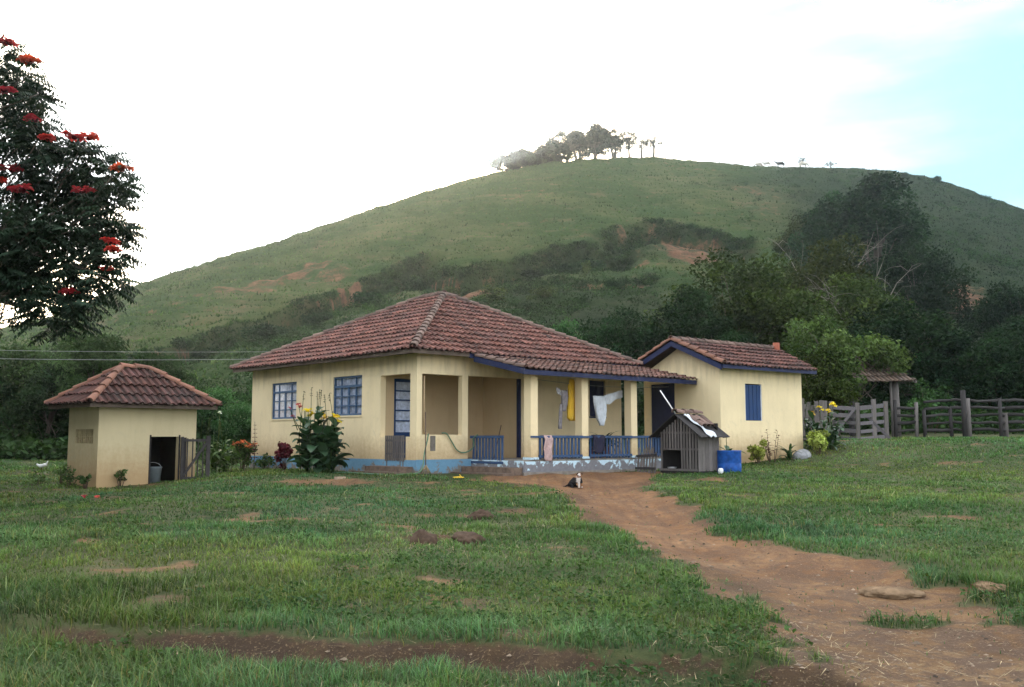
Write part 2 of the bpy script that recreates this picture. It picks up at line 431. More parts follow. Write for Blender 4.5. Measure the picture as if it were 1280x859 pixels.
def ground_mat():
    n = NT('lawn_and_soil'); p = n.pos(); d = n.attr('dirt', 'Fac')
    f1 = n.noise(1.1, 5, .65, p); f2 = n.noise(9, 6, .7, p); f3 = n.noise(45, 4, .7, p); f4 = n.noise(.35, 4, .6, p)
    soil = n.ramp(f1, [(.3, (.135, .062, .028)), (.5, (.225, .112, .050)), (.72, (.31, .178, .090))])
    near = n.n('ShaderNodeMapRange', ins={0: n.n('ShaderNodeSeparateXYZ', ins={0: p}).outputs[1], 1: 13., 2: 7.5, 3: 0., 4: 1.}).outputs[0]
    soil = n.mix(n.math('MULTIPLY', near, .75), soil, n.ramp(f1, [(.32, (.080, .048, .026)), (.55, (.155, .100, .052)), (.75, (.25, .178, .098))]))
    f6 = n.noise(2.6, 6, .72, p, .6)
    soil = n.mix(n.math('MULTIPLY', n.ramp(f6, [(.44, 0.), (.56, 1.)]), n.math('ADD', .4, n.math('MULTIPLY', near, .5))), soil, (.095, .062, .044))
    soil = n.mix(n.math('MULTIPLY', n.ramp(f2, [(.46, 0.), (.62, 1.)]), .5), soil, (.105, .066, .046))
    rut = n.noise(1., 4, .6, n.n('ShaderNodeMapping', ins={'Vector': p, 'Rotation': (0, 0, rad(-20)), 'Scale': (5.5, .45, 1)}).outputs[0])
    soil = n.mix(n.math('MULTIPLY', n.ramp(rut, [(.48, 0.), (.60, 1.)]), n.math('SUBTRACT', .6, n.math('MULTIPLY', near, .6))), soil, (.115, .062, .036))
    soil = n.mix(n.math('MULTIPLY', n.attr('dark_soil', 'Fac'), .8), soil, (.034, .024, .016))  # soil turns darker along the bank face, path edge and scrapes
    soil = n.mix(n.math('MULTIPLY', n.ramp(f3, [(.56, 0.), (.68, 1.)]), .5), soil, (.34, .24, .15))
    soil = n.mix(n.math('MULTIPLY', n.ramp(f3, [(.30, 1.), (.42, 0.)]), .45), soil, (.09, .06, .042))
    gr = n.ramp(f2, [(.3, (.020, .032, .013)), (.55, (.048, .064, .023)), (.75, (.090, .095, .038))])
    gr = n.mix(n.ramp(f4, [(.4, 0.), (.62, .6)]), gr, (.105, .105, .05))
    m = n.ramp(n.math('ADD', d, n.math('MULTIPLY', n.math('SUBTRACT', f2, .5), .9)), [(.30, 0.), (.60, 1.)])
    h = n.math('ADD', f2, n.math('MULTIPLY', f3, .45))
    return n.pbr(n.mix(m, gr, soil), .95, n.bump(h, .9, .035), .15)
M['ground'] = ground_mat()
def sub(sel):
    f = F[sel]; u, inv = np.unique(f, return_inverse=True)
    return V[u], inv.reshape(f.shape), Dg.ravel()[u], Pg.ravel()[u]
for nm, sel in (('ground', ~ispath), ('dirt_path', ispath)):
    v, f, d, dp = sub(sel)
    tag(np_obj(nm, v, [f], M['ground'], smooth=True, attrs={'dirt': d, 'dark_soil': dp}), kind='structure')
far = MB(); far.quad((-2500, -800, -3), (2500, -800, -3), (2500, 3000, -3), (-2500, 3000, -3))
tag(far.build('far_ground', simple('far_pasture', (.05, .08, .035), .95, .3, .02, tint=False)), kind='structure')

# ---------------------------------------------------------------- the hill
SKY = np.array([(-500, 500), (-250, 470), (-60, 428), (60, 398), (160, 361), (250, 332), (350, 301), (450, 267), (550, 235), (620, 216), (680, 205), (750, 199), (800, 197), (850, 201), (950, 209), (1050, 210), (1130, 216), (1180, 226), (1230, 245), (1280, 262), (1400, 310), (1600, 390), (1900, 470)], float)
def elev(px, py):
    d = ray(px, py); return d[2] / d[1], d[0] / d[1]
SE = np.array([elev(*q) for q in SKY]); _o = np.argsort(SE[:, 1])
SA, SEV = SE[_o, 1], SE[_o, 0]
def e1f(a):
    w = np.array([-.02, -.01, 0, .01, .02]); return sum(np.interp(a + k, SA, SEV) for k in w) / 5
def Ycf(a): return np.interp(a, [-1, -.4, -.1, .15, .45, .7, 1.], [120, 165, 215, 240, 235, 205, 170])
YB = 50.
FOOT = .008
def hill_e(a, s):
    e1 = e1f(a); r = np.abs(1 - s)
    return np.where(s <= 1, FOOT + (e1 - FOOT) * (1 - r ** 1.5), e1 - e1 * 2.2 * r ** 1.5)
def s_of(a, e):
    e1 = e1f(a); q = np.clip((e - FOOT) / (e1 - FOOT), 0, 1); return 1 - (1 - q) ** (2 / 3)
def hpx(px, py):
    e, a = elev(px, py); return a, float(s_of(a, e))
LEDGES = [([(150, 452), (210, 438), (250, 420), (330, 395), (400, 372), (450, 347), (500, 332), (530, 321)], 6.0, 7), ([(536, 330), (570, 337), (620, 326), (680, 309), (740, 300), (775, 306)], 6.5, 7), ([(765, 291), (830, 284), (880, 290), (930, 300)], 6.5, 7), ([(640, 352), (700, 342), (760, 350), (810, 345)], 1.2, 4), ([(560, 372), (640, 378), (720, 384)], 1.0, 4)]
LED = []
for pts, dep, wid in LEDGES:
    q = np.array([hpx(*p) for p in pts]); LED.append((q[:, 0], q[:, 1], dep, wid))
SOILS = [(300, 364, .06, .05, .62), (362, 345, .065, .04, .66), (410, 343, .04, .035, .6), (330, 352, .04, .04, .55), (480, 330, .05, .03, .35), (452, 353, .05, .035, 1.), (585, 350, .022, .045, 1.), (857, 302, .036, .06, 1.), (822, 296, .05, .035, 1.), (500, 338, .025, .025, .9), (880, 310, .02, .05, .8), (800, 322, .02, .02, .7), (945, 240, .035, .04, .5), (965, 262, .02, .06, .45), (1205, 375, .035, .06, .75), (250, 400, .03, .04, .4), (205, 445, .03, .035, .8), (560, 268, .05, .03, .25), (230, 370, .05, .04, .3)]
SO = [(*hpx(a, b), ra, rs, k) for a, b, ra, rs, k in SOILS]
def hill_surface(a, s):
    Yc = Ycf(a); Y = YB + s * (Yc - YB); e = hill_e(a, s); z = EYE + e * Y; X = a * Y
    soil = np.zeros_like(z); lush_shade = np.zeros_like(z)
    wob = fbm(X * .06, Y * .06, 41, 3)
    for la, ls, dep, wid in LED:
        inx = sst(la[0] - .03, la[0] + .01, a) * sst(la[-1] + .03, la[-1] - .01, a)
        dy = Y - (YB + np.interp(a, la, ls) * (Yc - YB)) + wob * 6
        below = np.exp(np.clip(dy, -60, 0) / wid) * sst(1.0, -1.0, dy + fbm(X * .5, Y * .5, 60, 3) * 1.6)
        z = z - dep * below * inx
        edge = np.exp(-((dy + .5) / 1.3) ** 2) * inx
        soil = np.maximum(soil, .85 * edge * sst(-.04, .16, fbm(X * .10, z * .5, 43, 4)))
        lush_shade = np.maximum(lush_shade, inx * sst(2, -1, dy) * sst(-26, -3, dy))  # dark growth and shadow under the ledge, both as dark green
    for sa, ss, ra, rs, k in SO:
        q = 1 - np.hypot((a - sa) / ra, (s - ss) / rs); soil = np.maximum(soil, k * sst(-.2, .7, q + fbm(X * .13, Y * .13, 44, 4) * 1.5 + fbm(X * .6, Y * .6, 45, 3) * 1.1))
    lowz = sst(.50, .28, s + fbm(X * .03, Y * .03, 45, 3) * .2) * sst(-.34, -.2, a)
    lush_shade = np.maximum(np.maximum(lush_shade, lowz), .95 * sst(.22, .40, a + fbm(X * .03, Y * .03, 46, 3) * .25))  # shadow on the right flank painted in as darker green
    lush_shade = np.maximum(lush_shade, sst(.25, .1, s))
    # lumps and cattle terracettes
    ter = z / 1.5 + fbm(X * .05, Y * .05, 51, 3) * 3.5 + fbm(X * .3, Y * .3, 52, 2) * .6
    fr = ter - np.floor(ter)
    z = z + (.55 * (np.where(fr < .72, -fr / .72, (fr - .72) / .28 - 1) + .5)) * sst(.1, .25, s) * (1 - .6 * lush_shade)
    z = z + fbm(X * .045, Y * .045, 47, 4) * 3.2 * sst(0, .3, s) * sst(1.02, .8, s) + fbm(X * .3, Y * .3 + z * .25, 48, 3) * 1.0 + fbm(X * 1.0, Y * 1.0, 49, 2) * .25
    soil = np.maximum(soil, .42 * sst(.70, .80, fr) * sst(.1, .25, s) * (1 - lush_shade) * sst(-.15, .2, fbm(X * .08, Y * .08, 53, 3)))
    z = np.where(s < .05, z - (1 - s / .05) * 1.2, z)
    return X, Y, z, np.clip(soil, 0, 1), np.clip(lush_shade, 0, 1)
na, ns = 560, 400
A, Sg = np.meshgrid(np.linspace(-1.0, 1.0, na), np.concatenate([np.linspace(-.02, 1.06, ns - 24), np.linspace(1.08, 1.7, 24)]), indexing='ij')
hx, hy, hz, hs, hl = hill_surface(A, Sg)
hv = np.stack([hx, hy, hz], -1).reshape(-1, 3)
ii = (np.arange(na - 1)[:, None] * ns + np.arange(ns - 1)[None]).ravel()
hf = np.stack([ii, ii + ns, ii + ns + 1, ii + 1], 1)
def hill_mat():
    n = NT('hill_pasture'); p = n.pos(); so = n.attr('soil', 'Fac'); lu = n.attr('lush_shade', 'Fac')
    f1 = n.noise(.05, 5, .65, p); f2 = n.noise(.5, 6, .75, p); f3 = n.noise(2.4, 6, .8, p); f5 = n.noise(.16, 5, .7, n.pos((1, .5, 3)))
    g = n.ramp(f3, [(.3, (.018, .043, .011)), (.55, (.042, .080, .021)), (.78, (.074, .112, .036))])
    g = n.mix(n.math('MULTIPLY', n.ramp(f1, [(.45, 0.), (.65, 1.)]), .55), g, (.15, .145, .062))
    g = n.mix(n.math('MULTIPLY', n.ramp(f5, [(.54, 0.), (.68, 1.)]), .55), g, (.17, .125, .075))
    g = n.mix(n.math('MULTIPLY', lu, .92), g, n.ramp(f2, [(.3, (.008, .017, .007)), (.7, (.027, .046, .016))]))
    s = n.ramp(f2, [(.3, (.075, .042, .026)), (.55, (.19, .095, .056)), (.75, (.27, .155, .095))])
    m = n.ramp(n.math('ADD', so, n.math('MULTIPLY', n.math('SUBTRACT', f2, .5), 1.5)), [(.40, 0.), (.80, 1.)])
    return n.pbr(n.mix(m, g, s), .95, n.bump(n.math('ADD', f2, f3), 1., .5), .1)
tag(np_obj('hill', hv, [hf], hill_mat(), smooth=True, attrs={'soil': hs.ravel(), 'lush_shade': hl.ravel()}), kind='structure')
def ledge_points(la, ls, m, lo, hi, rng):
    """random points within lo..hi metres of a terrace edge"""
    a = rng.uniform(la[0] - .01, la[-1] + .01, m); Yc = Ycf(a); line = YB + np.interp(a, la, ls) * (Yc - YB); dy = rng.uniform(lo, hi, m); Y = line + dy
    for _ in range(6): Y = line + dy - fbm(a * Y * .06, Y * .06, 41, 3) * 6
    return a, (Y - YB) / (Yc - YB)
def hill_at(px, py):
    """point on the hill's face seen in this direction"""
    e, a = elev(px, py); s = float(s_of(a, e))
    X, Y, z, _, _ = hill_surface(np.array([a]), np.array([s])); return np.array([X[0], Y[0], z[0]])
def crest(px, ds=0.0):
    a = elev(px, 300)[1]; X, Y, z, _, _ = hill_surface(np.array([a]), np.array([1.0 + ds])); return np.array([X[0], Y[0], z[0]])
# far blue ridge behind the hill's left foot
xs = np.linspace(-900, 500, 120); dv = []
for k, (yy, hh) in enumerate(((640, 0), (700, .75), (760, 1), (900, .6), (1100, 0))):
    for x in xs:
        prof = 86 + 10 * math.sin(x * .006 + 1) + 14 * float(fbm(np.array([x * .01]), np.array([k * .3]), 61)[0])
        dv.append((x, yy + 30 * math.sin(x * .01), -4 + hh * prof))
dv = np.array(dv); n_ = len(xs); ii = (np.arange(4)[:, None] * n_ + np.arange(n_ - 1)[None]).ravel()
tag(np_obj('distant_hill', dv, [np.stack([ii, ii + 1, ii + n_ + 1, ii + n_], 1)], simple('far_hill', (.06, .10, .05), .95, .3, .03, tint=False, bump=0), smooth=True), kind='structure')
# ================================================================ GRASS AND PLANTS
def blades(P, h, w, lean, tint, rng, seg=2):
    """curved tapering blades; P (N,3) roots"""
    N = len(P); an = rng.uniform(0, 2 * np.pi, N); dx, dy = np.cos(an), np.sin(an)
    sx, sy = -dy, dx; rows = []
    ln = lean * h
    for k, (u, ww) in enumerate(((0, 1.), (.5, .8), (1, 0))):
        off = ln * u ** 2
        c = P + np.stack([dx * off, dy * off, h * (u - .25 * u * u * (lean > .6))], 1)
        if ww > 0:
            d = np.stack([sx * w * ww / 2, sy * w * ww / 2, np.zeros(N)], 1); rows += [c - d, c + d]
        else: rows.append(c)
    v = np.stack(rows, 1).reshape(-1, 3); b = np.arange(N)[:, None] * 5
    q = b + np.array([[0, 1, 3, 2]]); t = b + np.array([[2, 3, 4]])
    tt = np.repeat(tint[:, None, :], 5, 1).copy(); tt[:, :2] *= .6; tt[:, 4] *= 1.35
    return v, q, t, tt.reshape(-1, 3)
HOUSE_R = Matrix.Rotation(rad(42), 4, 'Z')
def inframe(X, Y, o, rot, t0, t1, v0, v1):
    c, s = math.cos(rad(rot)), math.sin(rad(rot)); dx, dy = X - o[0], Y - o[1]
    t = dx * c + dy * s; v = -dx * s + dy * c
    return (t > t0) & (t < t1) & (v > v0) & (v < v1)
HO, AO, SO_ = (-2.33, 23.5), (5.77, 26.6), (-9.44, 22.0)
def grass_field():
    rng = np.random.default_rng(3); Ps = []
    for y0, y1, dens in ((5.0, 7.5, 2100), (7.5, 10, 1600), (10, 14, 1000), (14, 20, 560), (20, 27, 330), (27, 37, 210)):
        half = lambda y: .62 * y + 5.5
        n = int((half(y0) + half(y1)) * (y1 - y0) * dens)
        y = rng.uniform(y0, y1, n); x = rng.uniform(-1, 1, n) * half(y1); k = (np.abs(x) < half(y)) & ((np.abs(x) < .6 * y + 1.2) | (rng.uniform(0, 1, n) < .45)); Ps.append(np.stack([x[k], y[k]], 1))
    P = np.concatenate(Ps); X, Y = P[:, 0], P[:, 1]
    d = dirt_mask(X, Y); clump = fbm(X * 2.2, Y * 2.2, 71, 3) * 2
    keep = rng.uniform(0, 1, len(X)) > np.clip(d * 1.55 - clump * .35, 0, .985)
    keep &= ~inframe(X, Y, HO, 42, -.35, 8.3, -2.0, 9) & ~inframe(X, Y, AO, 38, -.05, 4, -.05, 3) & ~inframe(X, Y, SO_, 46, -.02, 2.45, -.02, 1.8)
    X, Y, d, clump = X[keep], Y[keep], d[keep], clump[keep]; N = len(X)
    Z = ground_z(X, Y) - .01
    tall = fbm(X * .45, Y * .45, 72, 4) * 2; b = bank_off(X, Y)
    h = .055 + .06 * rng.uniform(0, 1, N) ** 1.5 + .15 * np.clip(tall + .1, 0, 1) + .13 * np.clip(clump - .05, 0, 1)
    h += .09 * np.exp(-((b - .2) / .25) ** 2) * rng.uniform(.2, 1, N) * (Y < 9.5) * np.clip(.5 + clump, 0, 1)
    lf = np.exp(-(((X + 3.6) / 1.6) ** 2 + ((Y - 8.6) / 1.3) ** 2)) + .8 * np.exp(-(((X + 3.4) / 1.3) ** 2 + ((Y - 6.6) / .6) ** 2)); h += .2 * lf * rng.uniform(.2, 1, N)
    sp = sdist(PATH, X, Y); h += .06 * np.exp(-((sp + .25) / .25) ** 2) * np.clip(.6 + clump, 0, 1.2) * (Y < 17)
    stalk = rng.uniform(0, 1, N) < .005; h[stalk] *= 1.7; h *= .68 * np.clip(1 - .6 * d, .3, 1) * (.8 + .2 * sst(22, 9, Y))
    w = (.0068 + .0036 * sst(6, 12, Y) + .0011 * np.clip(Y - 10, 0, 30)) * rng.uniform(.7, 1.3, N)
    lean = rng.uniform(.15, 1.15, N)
    warm = sst(-.12, .2, fbm(X * .30 + 7, Y * .35, 73, 4)); blue = sst(.0, .2, fbm(X * .35 - 3, Y * .4, 74, 4)); dry = (rng.uniform(0, 1, N) < .05 + .22 * d + .07 * warm)
    br = rng.uniform(.6, 1.5, N) * np.clip(1.05 + .5 * clump + .9 * fbm(X * .22 + 31, Y * .26, 75, 4), .4, 1.8)
    t = np.stack([.68 + .46 * warm + .04 * blue, .88 + .20 * warm + .18 * blue, .80 - .10 * warm + .60 * blue], 1) * br[:, None]  # bluish dew sheen is put into the blade tint
    t *= (1 - .42 * np.clip(lf, 0, 1))[:, None]
    t[stalk] = np.array([3.2, 2.4, 3.4]) * rng.uniform(.5, 1.1, (stalk.sum(), 1)); dry &= ~stalk
    t[dry] = np.array([2.6, 1.55, 1.7]) * rng.uniform(.55, 1.1, (dry.sum(), 1))
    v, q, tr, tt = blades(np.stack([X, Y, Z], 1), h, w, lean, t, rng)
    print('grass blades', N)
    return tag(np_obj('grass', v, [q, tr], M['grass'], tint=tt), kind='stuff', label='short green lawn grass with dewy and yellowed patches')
grass_field()
def weeds():
    """low broad-leaved weeds between the grass"""
    rng = np.random.default_rng(8); n = 9500
    y = 5.5 * (30 / 5.5) ** rng.uniform(0, 1, n); x = rng.uniform(-.62, .62, n) * y
    d = dirt_mask(x, y); k = (d < .45) & (fbm(x * .7, y * .7, 66, 3) > .02) & ~inframe(x, y, HO, 42, -.2, 8.3, -2.1, 9) & ~inframe(x, y, AO, 38, -.1, 4, -.1, 3) & ~inframe(x, y, SO_, 46, -.1, 2.5, -.1, 1.9)
    x, y = x[k], y[k]; m = 6; X = np.repeat(x, m) + rng.normal(0, .035, len(x) * m); Y = np.repeat(y, m) + rng.normal(0, .035, len(x) * m)
    P = np.stack([X, Y, ground_z(X, Y) + rng.uniform(.03, .10, len(X))], 1)
    return P, rng
def leaf_quads(P, size, rng, aspect=.55, up=.6, tint=None, bend=0.):
    N = len(P); nrm = rng.normal(0, 1, (N, 3)); nrm[:, 2] = np.abs(nrm[:, 2]) * .8 + up; nrm /= np.linalg.norm(nrm, axis=1)[:, None]
    t = rng.normal(0, 1, (N, 3)); t[:, 2] -= .35; t -= (t * nrm).sum(1)[:, None] * nrm; t /= np.linalg.norm(t, axis=1)[:, None]
    b = np.cross(nrm, t); L = (np.asarray(size) * rng.uniform(.65, 1.3, N))[:, None]; W = L * aspect
    v = np.stack([P - t * L * .5, P + b * W * .5 - t * L * .05 + nrm * L * .06, P + t * L * .5, P - b * W * .5 - t * L * .05 + nrm * L * .06], 1).reshape(-1, 3)
    f = np.arange(N)[:, None] * 4 + np.array([[0, 1, 2, 3]])
    tn = rng.uniform(.65, 1.35, N) if tint is None else tint
    tn = np.repeat(np.asarray(tn)[:, None] if np.ndim(tn) == 1 else np.asarray(tn)[:, None, :], 4, 1)
    return v, f, tn.reshape(-1) if tn.ndim == 2 else tn.reshape(-1, 3)
P, rg = weeds(); v, f, t = leaf_quads(P, rg.uniform(.025, .06, len(P)), rg, .6, 1.0)
tag(np_obj('weeds', v, [f], M['under'], tint=t * 1.9), kind='stuff', label='low broad-leaved weeds scattered through the lawn')

def hill_grass():
    rng = np.random.default_rng(4); n = 120000
    a = rng.uniform(-.62, .68, n); s = rng.uniform(.02, 1.03, n) ** .8
    for (la, ls, dep, wid), m in zip(LED, (9000, 8000, 5000, 1500, 1500)):
        a2, s2 = ledge_points(la, ls, m, -1.4, 1.3, rng); a = np.concatenate([a, a2]); s = np.concatenate([s, s2])
    n = len(a)
    X, Y, Z, so, lu = hill_surface(a, s)
    k = rng.uniform(0, 1, n) > so * 1.7; X, Y, Z, lu = X[k], Y[k], Z[k], lu[k]; N = len(X)
    cl = np.clip(fbm(X * .16, Y * .16, 81, 4) * 3, -.8, 1.2); cm = fbm(X * .5, Y * .5, 82, 3) * 2
    h = (.14 + .36 * rng.uniform(0, 1, N) ** 2 + .3 * np.clip(-cm, 0, 1)) * (1 - .25 * lu); w = rng.uniform(.10, .28, N)
    t = np.ones((N, 3)) * (rng.uniform(.6, 1.3, N) * (1 - .75 * lu) * np.clip(1 + .35 * cl + .5 * cm, .35, 1.7))[:, None]; t[:, 0] *= 1 - .2 * lu  # tufts are darkened by the same painted hill shade
    dry = rng.uniform(0, 1, N) < .12; t[dry] *= np.array([1.5, 1.1, 1.2])
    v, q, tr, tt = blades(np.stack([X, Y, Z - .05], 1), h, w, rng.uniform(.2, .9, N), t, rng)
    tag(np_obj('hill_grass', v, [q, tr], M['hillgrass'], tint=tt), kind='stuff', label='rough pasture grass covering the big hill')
hill_grass()

def clumps_mesh(C, R, per, size, rng, flat=.75, aspect=.55, up=.5, light=None, shell=.45):
    C = np.asarray(C, float); R = np.asarray(R, float); n = np.maximum(8, (per * (R / R.mean()) ** 2)).astype(int)
    I = np.repeat(np.arange(len(C)), n); d = rng.normal(0, 1, (len(I), 3)); d /= np.linalg.norm(d, axis=1)[:, None]
    r = R[I] * (shell + (1 - shell) * rng.uniform(0, 1, len(I)) ** .6) * rng.uniform(.75, 1.15, len(I))
    d[:, 2] *= flat; P = C[I] + d * r[:, None]
    lum = rng.uniform(.5, 1.5, len(C))[I] * rng.uniform(.65, 1.35, len(I))
    return leaf_quads(P, size, rng, aspect, up, lum)
def limb(mb, p, q, r0, r1, rng, sag=.12, n=5, sides=7):
    p, q = np.array(p, float), np.array(q, float); L = np.linalg.norm(q - p); pts = []
    w = rng.normal(0, sag * L, 3)
    for i in range(n):
        u = i / (n - 1); c = p + (q - p) * u + w * math.sin(math.pi * u) * .6 + np.array([0, 0, .12 * L * math.sin(math.pi * u)]); pts.append(c)
    mb.tube(pts, [r0 + (r1 - r0) * i / (n - 1) for i in range(n)], sides)
    return pts
def crown_points(rng, n, shape, gap=.0):
    """clump centres in a lumpy envelope; unit crown: radius 1, z from 0 to 1"""
    out = []
    while len(out) < n:
        d = rng.normal(0, 1, 3); d /= np.linalg.norm(d); r = rng.uniform(.35, 1) ** .5
        x, y, z = d * r
        if shape == 'dome': z = abs(z) if rng.uniform() < .72 else z * .55; z = .36 + z * .58
        elif shape == 'tall': z = .5 + z * .5; k = 1 - .45 * max(0, z - .45); x *= k; y *= k
        elif shape == 'flat': z = .72 + z * .24
        else: z = .5 + z * .5
        b = 1 + .35 * math.sin(3 * math.atan2(y, x) + z * 5 + n)
        out.append((x * b * .85, y * b * .85, z))
    return np.array(out)
def make_tree(name, label, cat, h, w, crown_from, nclump, per, size, leaf, shape='dome', bark='bark', trunk_r=.02, seed=0, stems=1, cl_r=.30, bare=0, group=None, aspect=.55, up=.5, flat=.75):
    rng = np.random.default_rng(seed); root = empty(name, label, cat, group=group)
    C = crown_points(rng, nclump, shape); C[:, :2] *= w / 2; C[:, 2] = crown_from * h + C[:, 2] * (h * (1 - crown_from) - cl_r * w * .2)
    R = rng.uniform(.6, 1.25, nclump) * cl_r * w / 2
    tb = MB(); r0 = trunk_r * h
    for sidx in range(stems):
        off = rng.normal(0, .06 * w, 2) if stems > 1 else (0, 0)
        top = np.array([off[0] * 2.2, off[1] * 2.2, h * (crown_from + (1 - crown_from) * .45)])
        tr = limb(tb, (off[0] * .4, off[1] * .4, -.3), top, r0 / math.sqrt(stems) * 1.2, r0 * .35, rng, .05, 7, 9)
        mine = [i for i in range(nclump) if i % stems == sidx]
        for i in mine[:22]:
            st = tr[int(rng.integers(2, 6))]; limb(tb, st, C[i], r0 * .28, r0 * .05, rng, .1, 5, 5)
    tb.build('trunk', M[bark], root)
    if bare:
        bb = MB()
        for k in range(bare):
            an = rng.uniform(0, 6.28); q = np.array([math.cos(an) * w * .42, math.sin(an) * w * .42, h * rng.uniform(.75, 1.0)])
            pts = limb(bb, (0, 0, h * crown_from), q, r0 * .24, r0 * .05, rng, .12, 7, 5)
            for j in range(9): limb(bb, pts[2 + j % 4], pts[2 + j % 4] + rng.normal(0, .13 * w, 3) + np.array([0, 0, .05 * h]), r0 * .08, r0 * .02, rng, .12, 4, 4)
        bb.build('dead_branch', M['palebark'], root)
    v, f, t = clumps_mesh(C, R, per, size, rng, flat, aspect, up)
    np_obj('crown', v, [f], M[leaf], root, tint=t)
    return root
def shrub_mesh(name, w, h, n, per, size, leaf, seed, flat=.8):
    rng = np.random.default_rng(seed); d = rng.normal(0, 1, (n, 3)); d /= np.linalg.norm(d, axis=1)[:, None]; d[:, 2] = np.abs(d[:, 2])
    C = d * rng.uniform(.3, .85, n)[:, None] * np.array([w / 2, w / 2, h * .85]) + np.array([0, 0, h * .12])
    v, f, t = clumps_mesh(C, rng.uniform(.7, 1.2, n) * w * .22, per, size, rng, flat)
    v[:, 2] = np.maximum(v[:, 2], -.15)
    return np_mesh(name, v, [f], t)

# ---------------------------------------------------------------- trees: prototypes and placement
protos = {}
def place(kind, label, base, h, w, rz=0, group=None, cat='tree'):
    """first use moves the prototype itself, later ones copy it and its parts"""
    p, ph, pw, used = protos[kind]
    o = p if not used else copy_tree(p)
    protos[kind][3] = True
    o.location = tuple(float(q) for q in base); o.rotation_euler = (0, 0, rz); o.scale = (w / pw, w / pw, h / ph)
    tag(o, label, cat, group); return o
def proto(kind, h, w, **kw):
    nm = kw.pop('name', 'broadleaf_tree'); protos[kind] = [make_tree(nm, 'tree', 'tree', h, w, **kw), h, w, False]
proto('oliveA', 15, 13, crown_from=.08, nclump=90, per=210, size=.36, leaf='leaf_olive', seed=11, cl_r=.26)
proto('oliveB', 13, 11, crown_from=.1, nclump=70, per=210, size=.34, leaf='leaf_olive', seed=12, cl_r=.28, bare=5)
proto('darkA', 14, 10, crown_from=.06, nclump=75, per=220, size=.36, leaf='leaf_dark', seed=13, shape='tall', cl_r=.3)
proto('darkB', 13, 12, crown_from=.05, nclump=80, per=220, size=.36, leaf='leaf_dark', seed=14, cl_r=.27, stems=2)
proto('darkC', 12, 8, crown_from=.05, nclump=60, per=220, size=.34, leaf='leaf_dark', seed=15, shape='tall', cl_r=.32)
proto('feather', 9, 8, crown_from=.02, nclump=80, per=260, size=.42, leaf='leaf_left', seed=16, shape='tall', cl_r=.26, aspect=.22, up=.1, name='feathery_tree')
proto('bushy', 8, 8, crown_from=.02, nclump=70, per=240, size=.28, leaf='leaf_left', seed=17, cl_r=.28, name='bushy_tree')
proto('ridgeA', 9, 9, crown_from=.08, nclump=52, per=170, size=.5, leaf='leaf_ridge', seed=18, cl_r=.25, stems=3, name='ridge_tree', trunk_r=.055)
proto('ridgeB', 9, 8, crown_from=.08, nclump=54, per=80, size=.45, leaf='leaf_ridge', seed=19, cl_r=.2, shape='dome', stems=2, name='ridge_tree', trunk_r=.05)
proto('ridgeC', 8, 8, crown_from=.35, nclump=22, per=34, size=.42, leaf='leaf_ridge', seed=20, cl_r=.17, shape='dome', name='sparse_tree', trunk_r=.045)
proto('ridgebush', 5, 7, crown_from=.0, nclump=44, per=130, size=.5, leaf='leaf_ridge', seed=21, cl_r=.28, name='ridge_bush')
proto('light', 6, 6, crown_from=.30, nclump=64, per=170, size=.20, leaf='leaf_light', seed=22, cl_r=.25, stems=2, name='light_green_tree', up=.35)

def tree_px(kind, label, px, by, ty, wpx, Y=None, rz=0, group=None, cat='tree', sink=.3):
    if Y is None: b = hill_at(px, by)
    else:
        q = at(px, by, Y); b = np.array([q[0], q[1], q[2]])
    Yb = b[1]; h = (at(px, ty, Yb)[2] - b[2]) + sink; w = wpx * Yb / 1206
    return place(kind, label, b - np.array([0, 0, sink]), h, w, rz, group, cat)
G = 'forest trees at the right foot of the hill'
for i, (k, lab, px, by, ty, w, Y) in enumerate([
    ('oliveA', 'big round olive-green tree rising directly behind the annex roof', 935, 525, 291, 215, 58),
    ('oliveB', 'olive tree with bare branches right of the big round tree', 1038, 500, 285, 170, 66),
    ('darkC', 'dark tree at the left end of the forest, just right of the main roof', 858, 535, 350, 110, 55),
    ('oliveB', 'olive tree with pale dead limbs above the light green tree', 1085, 520, 330, 170, 60),
    ('darkA', 'tallest dark tree high on the slope, its top almost at the hill crest', 1098, 395, 216, 165, None),
    ('darkC', 'narrow dark tree left of the tallest one on the slope', 1048, 372, 236, 90, None),
    ('darkB', 'dark spreading tree low on the right slope beside the red soil patch', 1150, 440, 288, 130, None),
    ('darkB', 'broad dark tree behind the shelter and cattle gate', 1140, 545, 360, 190, 52),
    ('darkA', 'dark tree behind the corral fence, left of its double post', 1195, 545, 415, 130, 50),
    ('darkB', 'dark tree behind the corral fence right of its double post', 1248, 540, 400, 150, 49),
    ('darkC', 'dark tree cut off by the right edge of the picture', 1300, 540, 385, 140, 52),
    ('oliveA', 'olive tree between the big round tree and the main roof, further up', 990, 470, 320, 150, 78),
    ('darkA', 'dark tree seen over the annex roof ridge', 905, 535, 395, 120, 50),
    ('darkC', 'dark tree right behind the light green tree', 1075, 540, 400, 120, 48),
    ('darkB', 'dark rounded bushy tree behind the right slope of the main roof', 770, 520, 372, 125, 56),
    ('bushy', 'green bushy tree behind the right hip of the main roof', 705, 520, 392, 100, 60),
    ('darkB', 'large dark tree high at the right picture edge on the slope', 1270, 470, 340, 130, None),
    ('oliveA', 'olive tree on the slope above the big round tree', 1010, 345, 262, 90, None)]):
    tree_px(k, lab, px, by, ty, w, Y, i * 1.3, G)
G = 'trees along the left edge of the yard'
